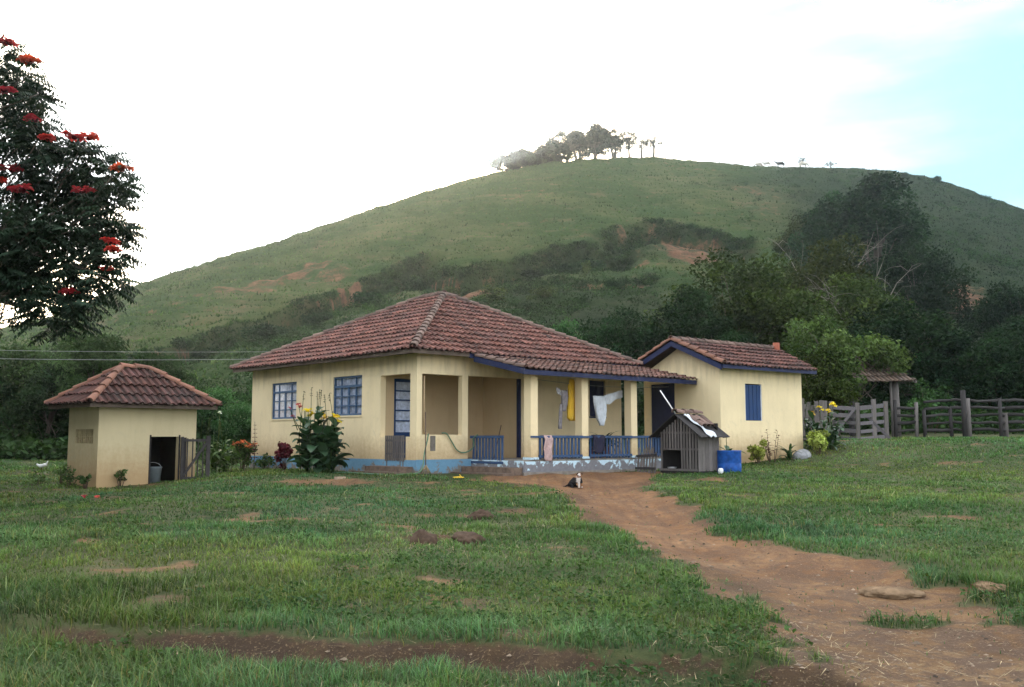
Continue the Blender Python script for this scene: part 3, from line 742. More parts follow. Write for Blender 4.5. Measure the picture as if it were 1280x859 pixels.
for i, (k, lab, px, by, ty, w, Y) in enumerate([
    ('feather', 'feathery green tree right behind the small tiled hut', 120, 580, 408, 150, 40),
    ('bushy', 'bushy tree at the far left edge of the picture', 20, 580, 415, 150, 42),
    ('feather', 'feathery tree between the hut roof and the hill pasture', 190, 578, 432, 120, 41),
    ('bushy', 'low bushy tree right of the hut roof beside the main house', 262, 580, 478, 110, 38),
    ('feather', 'feathery tree behind the left end of the main house', 330, 578, 470, 100, 44),
    ('darkC', 'dark tree at the left picture edge beside the bushy one', 60, 580, 450, 100, 38),
    ('bushy', 'green bushy tree on the slope foot under the hanging red flowered branch', 95, 520, 415, 110, 60),
    ('bushy', 'shadowy bushy tree filling the gap between hut and main house', 300, 580, 500, 70, 37),
    ('darkB', 'dark wide tree left of the hut', -60, 580, 440, 140, 40)]):
    tree_px(k, lab, px, by, ty, w, Y, i * 2.1 + .4, G)
G = 'trees on the hill crest'
for i, (k, lab, px, ty, w, ds) in enumerate([
    ('ridgeA', 'rounded tree with forked trunks, thickest of the group on the hill crest', 745, 155, 56, -.01),
    ('ridgeB', 'tall thin tree at the left of the crest group, its top spreading left', 706, 156, 52, .0),
    ('ridgeB', 'leafy tree between the tall thin one and the rounded one on the crest', 724, 158, 46, .01),
    ('ridgeB', 'tree leaning right beside the rounded one on the crest', 770, 158, 44, .0),
    ('ridgeC', 'thin bare-stemmed tree standing just right of the crest group', 788, 160, 30, .0),
    ('ridgeC', 'sparse low tree second from the right end of the crest group', 803, 170, 34, .0),
    ('ridgeC', 'sparse umbrella tree at the right end of the crest group', 818, 167, 34, .0),
    ('ridgebush', 'round bush at the left end of the crest thicket', 634, 190, 42, -.005),
    ('ridgebush', 'round bush in the middle of the crest thicket', 660, 185, 52, .0),
    ('ridgebush', 'bush at the right end of the crest thicket below the tall thin tree', 688, 179, 52, .0),
    ('ridgeC', 'faint thin tree behind the cows on the crest', 1004, 195, 14, .02),
    ('ridgeC', 'small flat-topped tree right of the cows on the crest', 1041, 201, 16, .0)]):
    b = crest(px, ds); h = at(px, ty, b[1])[2] - b[2]
    place(k, lab, b - np.array([0, 0, .4]), max(h, 1) + .4, w * b[1] / 1206, i * 1.1, G)
place('darkB', 'dense dark tree added outside the left edge of the picture to shade the hut', (-15.2, 18.6, 0), 8.5, 8.5, .5); place('darkC', 'dark shade tree added outside the left edge of the picture behind the flame tree', (-17.5, 23.5, .3), 8, 7, 1.5)  # unseen trees added to keep light off the hut's left face
for i, (x, y, h, w) in enumerate(((-24, 27, 9, 9), (-31, 31, 11, 11), (-28, 22, 9, 9), (-39, 27, 12, 12))): o = place('bushy', 'bushy tree of the unseen row added outside the left edge of the picture', (x, y, .3), h, w, i * 1.4, 'tree row added outside the picture at the left')  # unseen row added to hide the bright horizon from the window panes
b = ghit(1045, 556); q = at(1043, 552, 37.6)
place('light', 'light green leafy tree standing behind the tiled shelter', (q[0], q[1], q[2] - .2), at(1045, 384, 37.6)[2] - q[2] + .2, 165 * 37.6 / 1206, .7)

# ---------------------------------------------------------------- single shrubs on the hill
SM = [shrub_mesh('hill_shrub', 4, 3, 22, 90, .3, 'leaf_dark', 31), shrub_mesh('hill_shrub', 4, 3.4, 18, 80, .3, 'leaf_olive', 32), shrub_mesh('hill_shrub', 3, 3.5, 14, 60, .26, 'leaf_light', 33)]
for m, k in zip(SM, ('leaf_dark', 'leaf_olive', 'leaf_light')): m.materials.append(M[k])
G = 'single shrubs on the hillside'
for i, (k, lab, px, by, w, h) in enumerate([
    (0, 'dark shrub at the top of the small gully left of the main roof peak', 522, 333, 34, 40), (2, 'pale green shrub on the slope just above the main roof peak', 612, 372, 42, 36),
    (0, 'dark shrub tucked under the terrace edge, left end', 638, 334, 40, 18), (0, 'dark shrub under the terrace edge, second from its left end', 672, 324, 44, 18),
    (0, 'dark shrub under the middle of the terrace edge', 704, 318, 40, 18), (0, 'dark shrub under the terrace edge near its right end', 735, 312, 46, 22),
    (2, 'small yellowish sapling below the right end of the terrace edge', 735, 330, 18, 26), (0, 'round dark shrub alone on the green slope right of the terrace', 768, 350, 28, 18),
    (0, 'dark shrub on the lip of the gully left of the roof', 400, 390, 50, 24), (0, 'dark shrub low in the gully behind the power lines', 330, 418, 60, 26),
    (0, 'dark shrub at the foot of the gully over the hut', 262, 440, 60, 26), (1, 'slim shrub standing alone beside the gully, left of the main house', 252, 428, 20, 30),
    (1, 'olive shrub beside the red soil cut', 905, 300, 50, 22), (0, 'dark shrub right above the red soil cut', 800, 292, 40, 14),
    (2, 'tiny round shrub on the right shoulder of the crest', 1112, 220, 8, 10), (0, 'small dark shrub on the right shoulder of the crest', 1131, 222, 10, 9),
    (0, 'dark shrub furthest right on the skyline', 1171, 229, 13, 11), (0, 'dark shrub in the gully above the left eave of the main house', 455, 372, 46, 24),
    (1, 'olive shrub on the slope above the left hip of the main roof', 560, 352, 36, 16), (1, 'olive shrub in the scrub over the right hip of the main roof', 680, 372, 40, 22)]):
    b = hill_at(px, by); k_ = b[1] / 1206
    o = bpy.data.objects.new('hill_shrub', SM[k]); link(o); mh = (3, 3.4, 3.5)[k]; mw = (4, 4, 3)[k]
    o.location = tuple(b - np.array([0, 0, .15])); o.scale = (w * k_ / mw, w * k_ / mw, h * k_ / mh); o.rotation_euler = (0, 0, i * 1.7)
    tag(o, lab, 'shrub', G)

def undergrowth():
    rng = np.random.default_rng(9); C = []; R = []
    n = 11000; a = rng.uniform(-.6, .66, n); s = rng.uniform(.0, .95, n); X, Y, Z, so, lu = hill_surface(a, s)
    k = (rng.uniform(0, 1, n) < lu * .8 * (.5 + fbm(X * .05, Y * .05, 58, 3) * 2)) & (so < .3)
    C.append(np.stack([X, Y, Z + .1], 1)[k]); R.append(rng.uniform(.4, 1.25, k.sum()))
    n = 700; Y = rng.uniform(36, 50, n); X = rng.uniform(-.68, .68, n) * Y
    k = (X < -4) | (X > 13.5); k &= ~((X > 9) & (X < 19) & (Y < 39.5)) & ~((X > 12) & (Y < 40)); X, Y = X[k], Y[k]
    C.append(np.stack([X, Y, base_z(X, Y) + .3], 1)); R.append(rng.uniform(.6, 1.5, len(X)))
    n = 260; Y = rng.uniform(34.5, 37, n); X = rng.uniform(-.62, -.17, n) * Y
    C.append(np.stack([X, Y, base_z(X, Y) + .2], 1)); R.append(rng.uniform(.4, .9, n))
    for (la, ls, dep, wid), m in zip(LED, (420, 380, 200, 100, 80)):
        a = rng.uniform(la[0], la[-1], m); Yc = Ycf(a); Y = YB + np.interp(a, la, ls) * (Yc - YB) - np.where(rng.uniform(0, 1, m) < .5, rng.uniform(-.4, 1.4, m), rng.exponential(3.4, m)) + rng.normal(0, .3, m); s = (Y - YB) / (Yc - YB); k = fbm(a * 60, s * 3, 47, 2) > -.16
        wb = fbm(a * Y * .06, Y * .06, 41, 3) * 6; s = s - wb / (Yc - YB); X, Y, Z, so, lu = hill_surface(a[k], s[k]); kk = so < .32; X, Y, Z = X[kk], Y[kk], Z[kk]; C.append(np.stack([X, Y, Z + .15], 1)); R.append(rng.uniform(.4, 1.2, len(X)))
    for (la, ls, dep, wid), m in zip(LED, (900, 800, 450, 150, 120)):
        a, s = ledge_points(la, ls, m, -1.2, 1.2, rng); X, Y, Z, so, lu = hill_surface(a, s); k = (fbm(X * .16, Z * .35, 59, 3) > -.06) & (so < .40)
        C.append(np.stack([X, Y - .2, Z], 1)[k]); R.append(rng.uniform(.3, 1.0, k.sum()))
    C = np.concatenate(C); R = np.concatenate(R)
    v, f, t = clumps_mesh(C, R, 75, .26, rng, .7)
    tag(np_obj('undergrowth', v, [f], M['under'], tint=t), kind='stuff', label='tangled low scrub at the foot of the hill and in its gullies')
undergrowth()
# ================================================================ BUILDINGS
def wall(mb, axis, p0, p1, a0, a1, z0, z1, ops=()):
    """wall slab with openings: axis 'x' runs along x between y=p0..p1, axis 'y' along y between x=p0..p1"""
    As = sorted({a0, a1, *[o[0] for o in ops], *[o[1] for o in ops]}); Zs = sorted({z0, z1, *[o[2] for o in ops], *[o[3] for o in ops]})
    As = [a for a in As if a0 <= a <= a1]; Zs = [z for z in Zs if z0 <= z <= z1]
    pt = (lambda a, p, z: (a, p, z)) if axis == 'x' else (lambda a, p, z: (p, a, z))
    solid = lambda i, j: 0 <= i < len(As) - 1 and 0 <= j < len(Zs) - 1 and not any(o[0] < (As[i] + As[i + 1]) / 2 < o[1] and o[2] < (Zs[j] + Zs[j + 1]) / 2 < o[3] for o in ops)
    for i in range(len(As) - 1):
        for j in range(len(Zs) - 1):
            if not solid(i, j): continue
            a, b, c, d = As[i], As[i + 1], Zs[j], Zs[j + 1]
            for p in (p0, p1): mb.quad(pt(a, p, c), pt(b, p, c), pt(b, p, d), pt(a, p, d))
            if not solid(i - 1, j): mb.quad(pt(a, p0, c), pt(a, p1, c), pt(a, p1, d), pt(a, p0, d))
            if not solid(i + 1, j): mb.quad(pt(b, p0, c), pt(b, p1, c), pt(b, p1, d), pt(b, p0, d))
            if not solid(i, j - 1): mb.quad(pt(a, p0, c), pt(a, p1, c), pt(b, p1, c), pt(b, p0, c))
            if not solid(i, j + 1): mb.quad(pt(a, p0, d), pt(a, p1, d), pt(b, p1, d), pt(b, p0, d))
    return mb
PROF = [(0, 0), (.022, .034), (.062, .052), (.102, .034), (.124, 0), (.165, -.007), (.205, 0)]
def roof_tiles(polys, rows, tw=.185, sag=0., seed=1):
    """clay tiles laid over roof planes; each plane is a polygon whose first edge is its eave"""
    rng = random.Random(seed); bm = bmesh.new(); lay = bm.verts.layers.float_color.new('tint')
    for poly in polys:
        P = [Vector(p) for p in poly]; E = (P[1] - P[0]); W = E.length; E.normalize()
        N = E.cross(P[2] - P[0]).normalized(); N = N if N.z > 0 else -N
        U = N.cross(E).normalized(); U = U if U.z > 0 else -U
        L = max((p - P[0]).dot(U) for p in P); e0 = min((p - P[0]).dot(E) for p in P); e1 = max((p - P[0]).dot(E) for p in P)
        ex = L / rows; t = bmesh.new(); tl = t.verts.layers.float_color.new('tint'); k = tw / .205
        nc = int((e1 - e0) / tw) + 2
        for r in range(rows):
            rowdz = rng.uniform(-.006, .006); band = rng.uniform(.9, 1.1)
            for c in range(nc):
                tn = band * rng.uniform(.72, 1.25) * (rng.uniform(.45, .7) if rng.random() < .10 else 1) * (1.3 if rng.random() < .06 else 1)
                hue = rng.uniform(-.06, .06); col = (tn * (1 + hue), tn, tn * (1 - hue), 1)
                dz = rng.uniform(-.006, .006) + rowdz; de = rng.uniform(-.006, .006); tilt = rng.uniform(-.012, .012); ds = rng.uniform(-.018, .018)
                vs = [[], [], []]
                for x, h in PROF:
                    x *= k; e = e0 + c * tw + x + de
                    s0 = r * ex - .045 + ds; s1 = (r + 1) * ex + .02
                    sg = -sag * math.sin(math.pi * min(max((e - e0) / max(e1 - e0, .1), 0), 1)) * (1 - (r / rows))
                    b = P[0] + E * e + Vector((0, 0, sg))
                    lo = b + U * s0 + N * (h * k + .058 + dz + tilt * x); hi = b + U * s1 + N * (h * k * .8 + .010 + dz)
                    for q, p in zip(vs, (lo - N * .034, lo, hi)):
                        v = t.verts.new(p); g = (1.12 if h > .03 else .55) * (.62 if q is vs[2] else 1) * (.22 if q is vs[0] else 1); v[tl] = (col[0] * g, col[1] * g, col[2] * g, 1); q.append(v)  # row shadow painted dark on lip and upper end; channels blackened too
                for a in range(len(PROF) - 1):
                    for q, p in ((0, 1), (1, 2)): t.faces.new((vs[q][a], vs[q][a + 1], vs[p][a + 1], vs[p][a]))
        for i in range(1, len(P)):
            a, b = P[i], P[(i + 1) % len(P)]; d = (b - a).normalized(); cn = d.cross(N).normalized(); cen = sum(P, Vector()) / len(P)
            if (cen - a).dot(cn) > 0: cn = -cn
            bmesh.ops.bisect_plane(t, geom=t.verts[:] + t.edges[:] + t.faces[:], plane_co=a + cn * .03, plane_no=cn, clear_outer=True)
        me = bpy.data.meshes.new('tmp'); t.to_mesh(me); t.free(); bm.from_mesh(me); bpy.data.meshes.remove(me)
    return bm
def bm_obj(name, bm, mat, parent=None):
    me = bpy.data.meshes.new(name); bm.to_mesh(me); bm.free(); me.materials.append(mat)
    if 'tint' in me.attributes: pass
    return link(bpy.data.objects.new(name, me), parent)
def caps(mb, p, q, r=.10, ln=.36, rng=random, lift=.05, lite=1.0):
    p, q = Vector(p), Vector(q); n = max(1, round((q - p).length / ln)); d = (q - p) / n; dn = d.normalized()
    sx = dn.cross(Vector((0, 0, 1))).normalized(); up = sx.cross(dn).normalized()
    for i in range(n):
        a = p + d * i - dn * .04 + up * (lift + .022) + sx * rng.uniform(-.012, .012); b = p + d * (i + 1) + dn * .02 + up * (lift - .008); vs = []
        for c, rr in ((a, r * 1.08), (b, r * .9)):
            for k in range(7):
                an = math.pi * (k / 6) * 1.16 - .25; vs.append(tuple(c + sx * rr * math.cos(an) + up * rr * math.sin(an) * .85))
        for c, rr in ((a, r * .85),):
            for k in range(7):
                an = math.pi * (k / 6) * 1.16 - .25; vs.append(tuple(c + sx * rr * math.cos(an) + up * rr * math.sin(an) * .85))
        t = rng.uniform(.7, 1.25) * lite
        mb.add(vs, [(k, k + 1, k + 8, k + 7) for k in range(6)] + [(k, 14 + k, 15 + k, k + 1) for k in range(6)], t)
    return mb
def deckpoly(mb, poly, drop=.05):
    mb.add([(x, y, z - drop) for x, y, z in poly], [tuple(range(len(poly)))]); return mb
def glassmat():
    n = NT('window_glass'); fr = n.math('POWER', n.n('ShaderNodeLayerWeight', ins={'Blend': .5}).outputs['Facing'], 4.)
    a = n.n('ShaderNodeBsdfTransparent'); b = n.n('ShaderNodeBsdfGlossy', ins={'Roughness': .06})
    m = n.n('ShaderNodeMixShader', ins={0: n.math('ADD', n.math('MULTIPLY', fr, .6), .05), 1: a.outputs[0], 2: b.outputs[0]}); n.t.links.new(m.outputs[0], n.out.inputs[0]); return n.m
M['glass'] = glassmat()

# ---------------------------------------------------------------- main house: local x runs along the porch front, y into the house
H0 = np.array([-2.33, 23.5, .74]); HR = rad(42)
house = empty('farmhouse', 'long cream farmhouse with big hipped tile roof and blue railed porch', 'house', H0, HR)
def hw(t, v, z, o=H0, r=HR): return np.array([o[0] + t * math.cos(r) - v * math.sin(r), o[1] + t * math.sin(r) + v * math.cos(r), o[2] + z])
W1, W2 = (5.86, 7.34, 1.43, 2.5), (2.43, 3.87, 1.47, 2.53)
b = MB()
wall(b, 'y', 0, .16, 0, 8.6, -.25, 2.98, [W1, W2, (.27, 1.56, .9, 2.46), (.44, 1.28, .33, .9)])
b.build('side_wall', M['wall'], house)
b = MB(); wall(b, 'x', 0, .16, .16, 7.5, -.25, 2.98, [(.161, 1.43, .95, 2.45), (1.62, 3.48, .34, 2.46), (6.14, 6.81, 1.49, 2.53)])
b.build('front_wall', M['wall'], house)
b = MB(); wall(b, 'y', 7.34, 7.5, .16, 8.6, -.25, 2.98); wall(b, 'x', 8.44, 8.6, .16, 7.34, -.25, 2.98)
b.build('rear_wall', M['wall'], house)
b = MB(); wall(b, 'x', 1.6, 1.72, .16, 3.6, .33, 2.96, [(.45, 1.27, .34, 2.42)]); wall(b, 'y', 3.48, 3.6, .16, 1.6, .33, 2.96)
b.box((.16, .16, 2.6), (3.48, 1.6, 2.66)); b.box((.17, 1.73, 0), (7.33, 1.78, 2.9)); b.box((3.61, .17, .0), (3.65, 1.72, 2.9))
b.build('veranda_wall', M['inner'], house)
b = MB(); b.box((.16, .16, .1), (3.48, 1.6, .335)); b.box((1.76, -1.93, -.2), (8.05, -.001, .345)); b.build('porch_floor', M['concrete'], house)
# blue plinth
b = MB(); b.box((-.018, 1.3, -.25), (-.002, 8.62, .33)); b.box((-.018, -.018, -.25), (-.002, .43, .33)); b.box((-.018, .43, -.25), (-.002, 1.3, .32)); b.box((-.002, -.018, -.25), (1.74, -.002, .34)); b.build('plinth', M['plinth'], house)
b = MB(); b.box((1.74, -1.97, -.3), (8.06, -1.93, .30)); b.box((1.72, -1.97, -.3), (1.755, -.02, .32)); b.build('porch_base', M['porchbase'], house)
b = MB(); b.box((1.70, -2.03, -.3), (8.06, -1.971, .045)); b.build('footing', M['concrete'], house)
b = MB(); b.box((-.40, .12, -.2), (-.02, 1.62, .17), .9); b.box((-.72, .0, -.2), (-.401, 1.75, .05), .8); b.jit(.006); b.build('step', M['step'], house)
b = MB(); b.box((1.36, -1.95, -.2), (1.715, -.06, .16), .9); b.box((1.0, -2.05, -.25), (1.359, -.08, .03), .8); b.jit(.006); b.build('step', M['step'], house)
# drain stain patch and pipe on the corner parapet
b = MB(); b.box((.42, -.007, .55), (.58, -.002, .92), .75); b.build('cement_patch', M['concrete'], house)
b = MB(); b.tube([(.30, .10, .96), (.30, .10, 2.4)], .018, 8); b.tube([(.3, .1, 1.0), (.3, -.03, .98), (.33, -.04, .97)], .018, 8); b.build('water_pipe', M['inner'], house)
# pillars
for t in (1.99, 3.78, 5.69):
    b = MB(); b.box((t, -1.95, .345), (t + .24, -1.71, 2.42)); b.build('pillar', M['wall'], house)
    b = MB(); b.box((t - .02, -1.968, .345), (t + .26, -1.69, .40)); b.build('pillar_foot', M['porchbase'], house)
# windows
def window(par, plane, a0, a1, z0, z1, nx, nz, mat, name='window', depth=.035, curtain=True):
    """sash window set in a wall that runs along local y (plane x=0)"""
    b = MB(); x0, x1 = depth, depth + .05; w = .05
    b.box((x0, a0 + .002, z0 + .002), (x1, a0 + w, z1 - .002)); b.box((x0, a1 - w, z0 + .002), (x1, a1 - .002, z1 - .002)); b.box((x0, a0 + w, z0 + .002), (x1, a1 - w, z0 + w)); b.box((x0, a0 + w, z1 - w), (x1, a1 - w, z1 - .002))
    zt = z0 + (z1 - z0) * .74; b.box((x0 - .008, a0 + w, zt - .03), (x1 - .004, a1 - w, zt + .03))
    for i in range(1, nx):
        y = a0 + (a1 - a0) * i / nx; ww = .034 if i % 2 == 0 or nx < 4 else .022
        b.box((x0 + .006, y - ww, z0 + w), (x1 - .008, y + ww, zt - .03)); 
        if i in (1, nx - 1): b.box((x0 + .006, y - .012, zt + .03), (x1 - .008, y + .012, z1 - w))
    for j in range(1, nz):
        z = z0 + (zt - z0) * j / nz; b.box((x0 + .012, a0 + w, z - .014), (x1 - .014, a1 - w, z + .014))
    o = b.build(name, M[mat], par)
    g = MB(); g.box((x0 + .022, a0 + w, z0 + w), (x0 + .026, a1 - w, z1 - w)); g.build('pane', M['glass'], o)
    if curtain:
        c = MB(); n = 44; vs = []
        for i in range(n + 1):
            y = a0 + (a1 - a0) * i / n; dx = .018 * math.sin(i * 1.9) + .01 * math.sin(i * .7); vs += [(x1 + .05 + dx, y, z0), (x1 + .05 + dx * .6, y, z1)]
        c.v = []; c.add([(x - .035, y, z) for x, y, z in vs], [(2 * i, 2 * i + 2, 2 * i + 3, 2 * i + 1) for i in range(n)], [random.uniform(.7, 1.1) for _ in vs]); c.build('curtain', M['curtain'], o)
    s = MB(); s.box((-.02, a0 - .02, z0 - .045), (x0, a1 + .02, z0 - .001)); s.build('sill', M['wall'], o)
    k = MB(); k.box((x1 + .10, a0 - .05, z0 - .05), (x1 + .12, a1 + .05, z1 + .05)); k.build('shade_lining', M['black'], o)  # black panel painted in for the room's darkness behind the window
    return o
window(house, 0, *W1, 4, 3, 'sash'); window(house, 0, *W2, 4, 3, 'sash')
# shuttered porch window
b = MB(); b.box((6.16, .05, 1.5), (6.79, .09, 2.52)); b.box((6.12, -.02, 1.44), (6.83, .0, 1.488)); b.box((6.46, .035, 1.5), (6.49, .049, 2.52)); b.build('shutter', M['navy'], house)
# veranda door with glazed upper half
d = MB(); x0, x1 = .46, 1.26; d.box((x0, 1.63, .35), (x1, 1.67, 1.02)); d.box((x0, 1.63, 1.02), (x0 + .07, 1.67, 2.41)); d.box((x1 - .07, 1.63, 1.02), (x1, 1.67, 2.41)); d.box((x0 + .07, 1.63, 2.33), (x1 - .07, 1.67, 2.41))
for z in (1.3, 1.57, 1.84, 2.08): d.box((x0 + .07, 1.635, z), (x1 - .07, 1.665, z + .035))
door = d.build('door', M['shutter'], house)
c = MB(); c.box((x0 + .07, 1.675, 1.02), (x1 - .07, 1.68, 2.33)); c.build('pane', M['curtain'], door)
c = MB(); c.tube([(x1 - .1, 1.62, 1.1), (x1 - .1, 1.58, 1.1), (x1 - .2, 1.575, 1.1)], .012, 6); c.build('handle', M['metal'], door)
b = MB(); b.box((3.415, .02, .345), (3.479, .13, 2.45)); b.build('door_frame', M['navy'], house)
# gate of thin grey slats in the side opening
b = MB()
for i in range(11):
    y = .47 + i * .077; b.box((-.035, y, .30 + random.uniform(-.01, .01)), (-.018, y + .045, .93), random.uniform(.8, 1.2))
b.box((-.017, .46, .45), (-.004, 1.27, .50)); b.box((-.017, .46, .78), (-.004, 1.27, .83)); 
for y in (.5, .62, 1.2): b.box((-.03, y, .1), (-.012, y + .03, .3))
g = b.build('slat_gate', M['grey'], house)
# roofs
ez, rz = 3.0, 5.16; A_, B_, C_, D_ = (-.45, -.45, ez), (7.85, -.45, ez), (7.85, 9.05, ez), (-.45, 9.05, ez); R1, R2 = (3.7, 3.7, rz), (3.7, 4.9, rz)
polys = [(A_, B_, R1), (D_, A_, R1, R2), (B_, C_, R2, R1), (C_, D_, R2)]
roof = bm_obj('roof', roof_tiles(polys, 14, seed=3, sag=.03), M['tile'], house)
b = MB()
for a, c in ((A_, R1), (D_, R2), (C_, R2), (B_, R1), (R1, R2)): caps(b, a, c, .095, .34)
b.build('ridge_cap', M['capdark'], roof)
b = MB(); [deckpoly(b, p, .045) for p in polys]; b.add([(x, y, ez - .05) for x, y in ((-.42, -.42), (7.8, -.42), (7.8, 9.0), (-.42, 9.0))], [(0, 1, 2, 3)]); b.build('soffit', M['deck'], roof)
b = MB(); b.box((-.45, -.45, ez - .10), (-.42, 9.05, ez + .0)); b.box((-.42, -.45, ez - .10), (1.3, -.42, ez)); b.build('fascia', M['deck'], roof)
b = MB(); b.box((1.3, -.455, ez - .13), (7.8, -.42, ez)); b.build('fascia', M['navy'], roof)
pt0, pt1 = 1.45, 8.08; PA, PB, PC, PD = (pt0, -2.3, 2.50), (pt1, -2.3, 2.50), (pt1, -.3, 2.93), (pt0, -.3, 2.93)
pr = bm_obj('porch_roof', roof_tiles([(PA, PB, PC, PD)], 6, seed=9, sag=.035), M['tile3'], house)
b = MB(); deckpoly(b, (PA, PB, PC, PD), .03); b.build('soffit', M['deck'], pr)
b = MB(); b.box((pt0 - .02, -2.335, 2.375), (pt1, -2.30, 2.49)); b.add([(pt0 - .03, -2.335, 2.375), (pt0, -2.335, 2.375), (pt0, -.46, 2.78), (pt0 - .03, -.46, 2.78), (pt0 - .03, -2.335, 2.52), (pt0, -2.335, 2.52), (pt0, -.46, 2.92), (pt0 - .03, -.46, 2.92)], [(0, 1, 2, 3), (4, 5, 6, 7), (0, 1, 5, 4), (1, 2, 6, 5), (2, 3, 7, 6), (3, 0, 4, 7)])
b.box((1.9, -1.93, 2.425), (8.0, -1.75, 2.50)); b.build('fascia', M['navy'], pr)
b = MB(); caps(b, (pt0 + .03, -2.3, 2.5), (pt0 + .03, -.5, 2.89), .075, .36); b.build('ridge_cap', M['capdark'], pr)
# railings
def railing(x0, x1, y, z0, z1, along='x', mat='blue'):
    b = MB(); P = (lambda a, q, z: (a, q, z)) if along == 'x' else (lambda a, q, z: (q, a, z))
    def bx(a0, a1, q0, q1, za, zb, t=1.):
        p, q = P(a0, q0, za), P(a1, q1, zb); b.box((min(p[0], q[0]), min(p[1], q[1]), za), (max(p[0], q[0]), max(p[1], q[1]), zb), t)
    bx(x0, x1, y - .035, y, z1 - .07, z1); bx(x0, x1, y - .03, y, z0 + .03, z0 + .09)
    n = int((x1 - x0) / .118)
    for i in range(n):
        a = x0 + .02 + (x1 - x0 - .04) * (i + .15) / n; bx(a, a + .062, y + .001, y + .022, z0 + random.uniform(-.012, .012), z1 - .01 + random.uniform(-.01, .01), random.uniform(.85, 1.2))
    return b.build('railing', M[mat], house)
railing(2.24, 3.77, -1.955, .36, .93); railing(4.03, 5.68, -1.955, .36, .93); railing(5.94, 7.95, -1.955, .36, .93)
b = MB(); b.box((1.94, -2.0, .87), (8.0, -1.992, .92)); b.build('top_rail', M['blue'], house)
railing(-1.25, .02, 1.74, .20, .93, 'y')

# ---------------------------------------------------------------- annex
A0 = np.array([5.77, 26.6, .82]); AR = rad(38)
annex = empty('annex', 'small cream gabled annex with dark tile roof and one blue shutter', 'outbuilding', A0, AR)
b = MB(); wall(b, 'y', 0, .15, 0, 2.92, -.3, 2.70, [(1.69, 2.65, .3, 2.38)])
b.add([(0, 0, 2.70), (0, 2.92, 2.70), (0, 1.46, 3.42), (.15, 0, 2.70), (.15, 2.92, 2.70), (.15, 1.46, 3.42)], [(0, 1, 2), (3, 4, 5), (0, 2, 5, 3), (2, 1, 4, 5)]); b.build('gable_wall', M['wall'], annex)
b = MB(); wall(b, 'x', 0, .15, .15, 3.74, -.3, 2.74, [(1.07, 1.83, 1.28, 2.33)]); b.build('front_wall', M['wall'], annex)
b = MB(); wall(b, 'x', 2.77, 2.92, .15, 3.74, -.3, 2.74); wall(b, 'y', 3.59, 3.74, .15, 2.77, -.3, 2.70)
b.add([(3.59, 0, 2.745), (3.59, 2.92, 2.745), (3.59, 1.46, 3.42), (3.74, 0, 2.745), (3.74, 2.92, 2.745), (3.74, 1.46, 3.42)], [(0, 1, 2), (3, 4, 5), (0, 2, 5, 3), (2, 1, 4, 5)]); b.build('rear_wall', M['wall'], annex)
b = MB(); b.box((.03, 1.70, .3), (.07, 2.64, 2.37)); dr = b.build('door', M['navy'], annex)
b = MB(); b.box((.10, 1.6, .2), (.13, 2.7, 2.45)); b.build('shade_lining', M['black'], annex)  # black panel as painted shade behind the door
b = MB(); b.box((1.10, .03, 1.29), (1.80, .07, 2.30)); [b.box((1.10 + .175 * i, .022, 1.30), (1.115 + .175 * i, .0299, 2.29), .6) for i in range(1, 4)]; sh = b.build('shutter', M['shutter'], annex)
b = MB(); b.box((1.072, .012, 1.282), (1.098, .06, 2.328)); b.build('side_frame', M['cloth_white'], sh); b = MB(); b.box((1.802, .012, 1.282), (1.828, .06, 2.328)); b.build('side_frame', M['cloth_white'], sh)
b = MB(); b.box((1.04, .1, 1.2), (1.9, .12, 2.4)); b.build('shade_lining', M['black'], sh)  # black panel as painted shade behind the shutter
az, ap = 2.80, 3.58; Q = [(-.36, -.36, az), (3.98, -.36, az), (4.55, 1.46, ap), (-.36, 1.46, ap)]; Q2 = [(3.98, 3.28, az), (-.36, 3.28, az), (-.36, 1.46, ap), (4.55, 1.46, ap)]
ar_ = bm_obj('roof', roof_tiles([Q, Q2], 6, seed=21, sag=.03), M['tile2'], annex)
b = MB(); deckpoly(b, Q, .03); deckpoly(b, Q2, .03); b.build('soffit', M['deck'], ar_)
b = MB(); caps(b, (-.34, 1.46, ap), (4.55, 1.46, ap), .095, .36); b.build('ridge_cap', M['capdark'], ar_)
b = MB(); caps(b, (-.33, -.36, az), (-.33, 1.46, ap), .085, .36); caps(b, (-.33, 3.28, az), (-.33, 1.46, ap), .085, .36); b.build('verge_cap', M['cap'], ar_)
b = MB()
for y0, z0, y1, z1 in ((-.36, az, 1.46, ap), (3.28, az, 1.46, ap)):
    b.add([(-.37, y0, z0 - .16), (-.37, y1, z1 - .16), (-.37, y1, z1 - .01), (-.37, y0, z0 - .01), (-.34, y0, z0 - .16), (-.34, y1, z1 - .16), (-.34, y1, z1 - .01), (-.34, y0, z0 - .01)], [(0, 1, 2, 3), (4, 5, 6, 7), (0, 1, 5, 4), (3, 2, 6, 7)])
b.box((-.33, -.385, az - .11), (3.98, -.355, az - .005)); b.build('fascia', M['navy'], ar_)
b = MB(); b.lathe([(.105, -.3), (.105, .24), (.085, .24), (.085, .1)], 14, (4.40, 1.36, ap - .02)); b.build('chimney', M['orange_clay'], ar_)

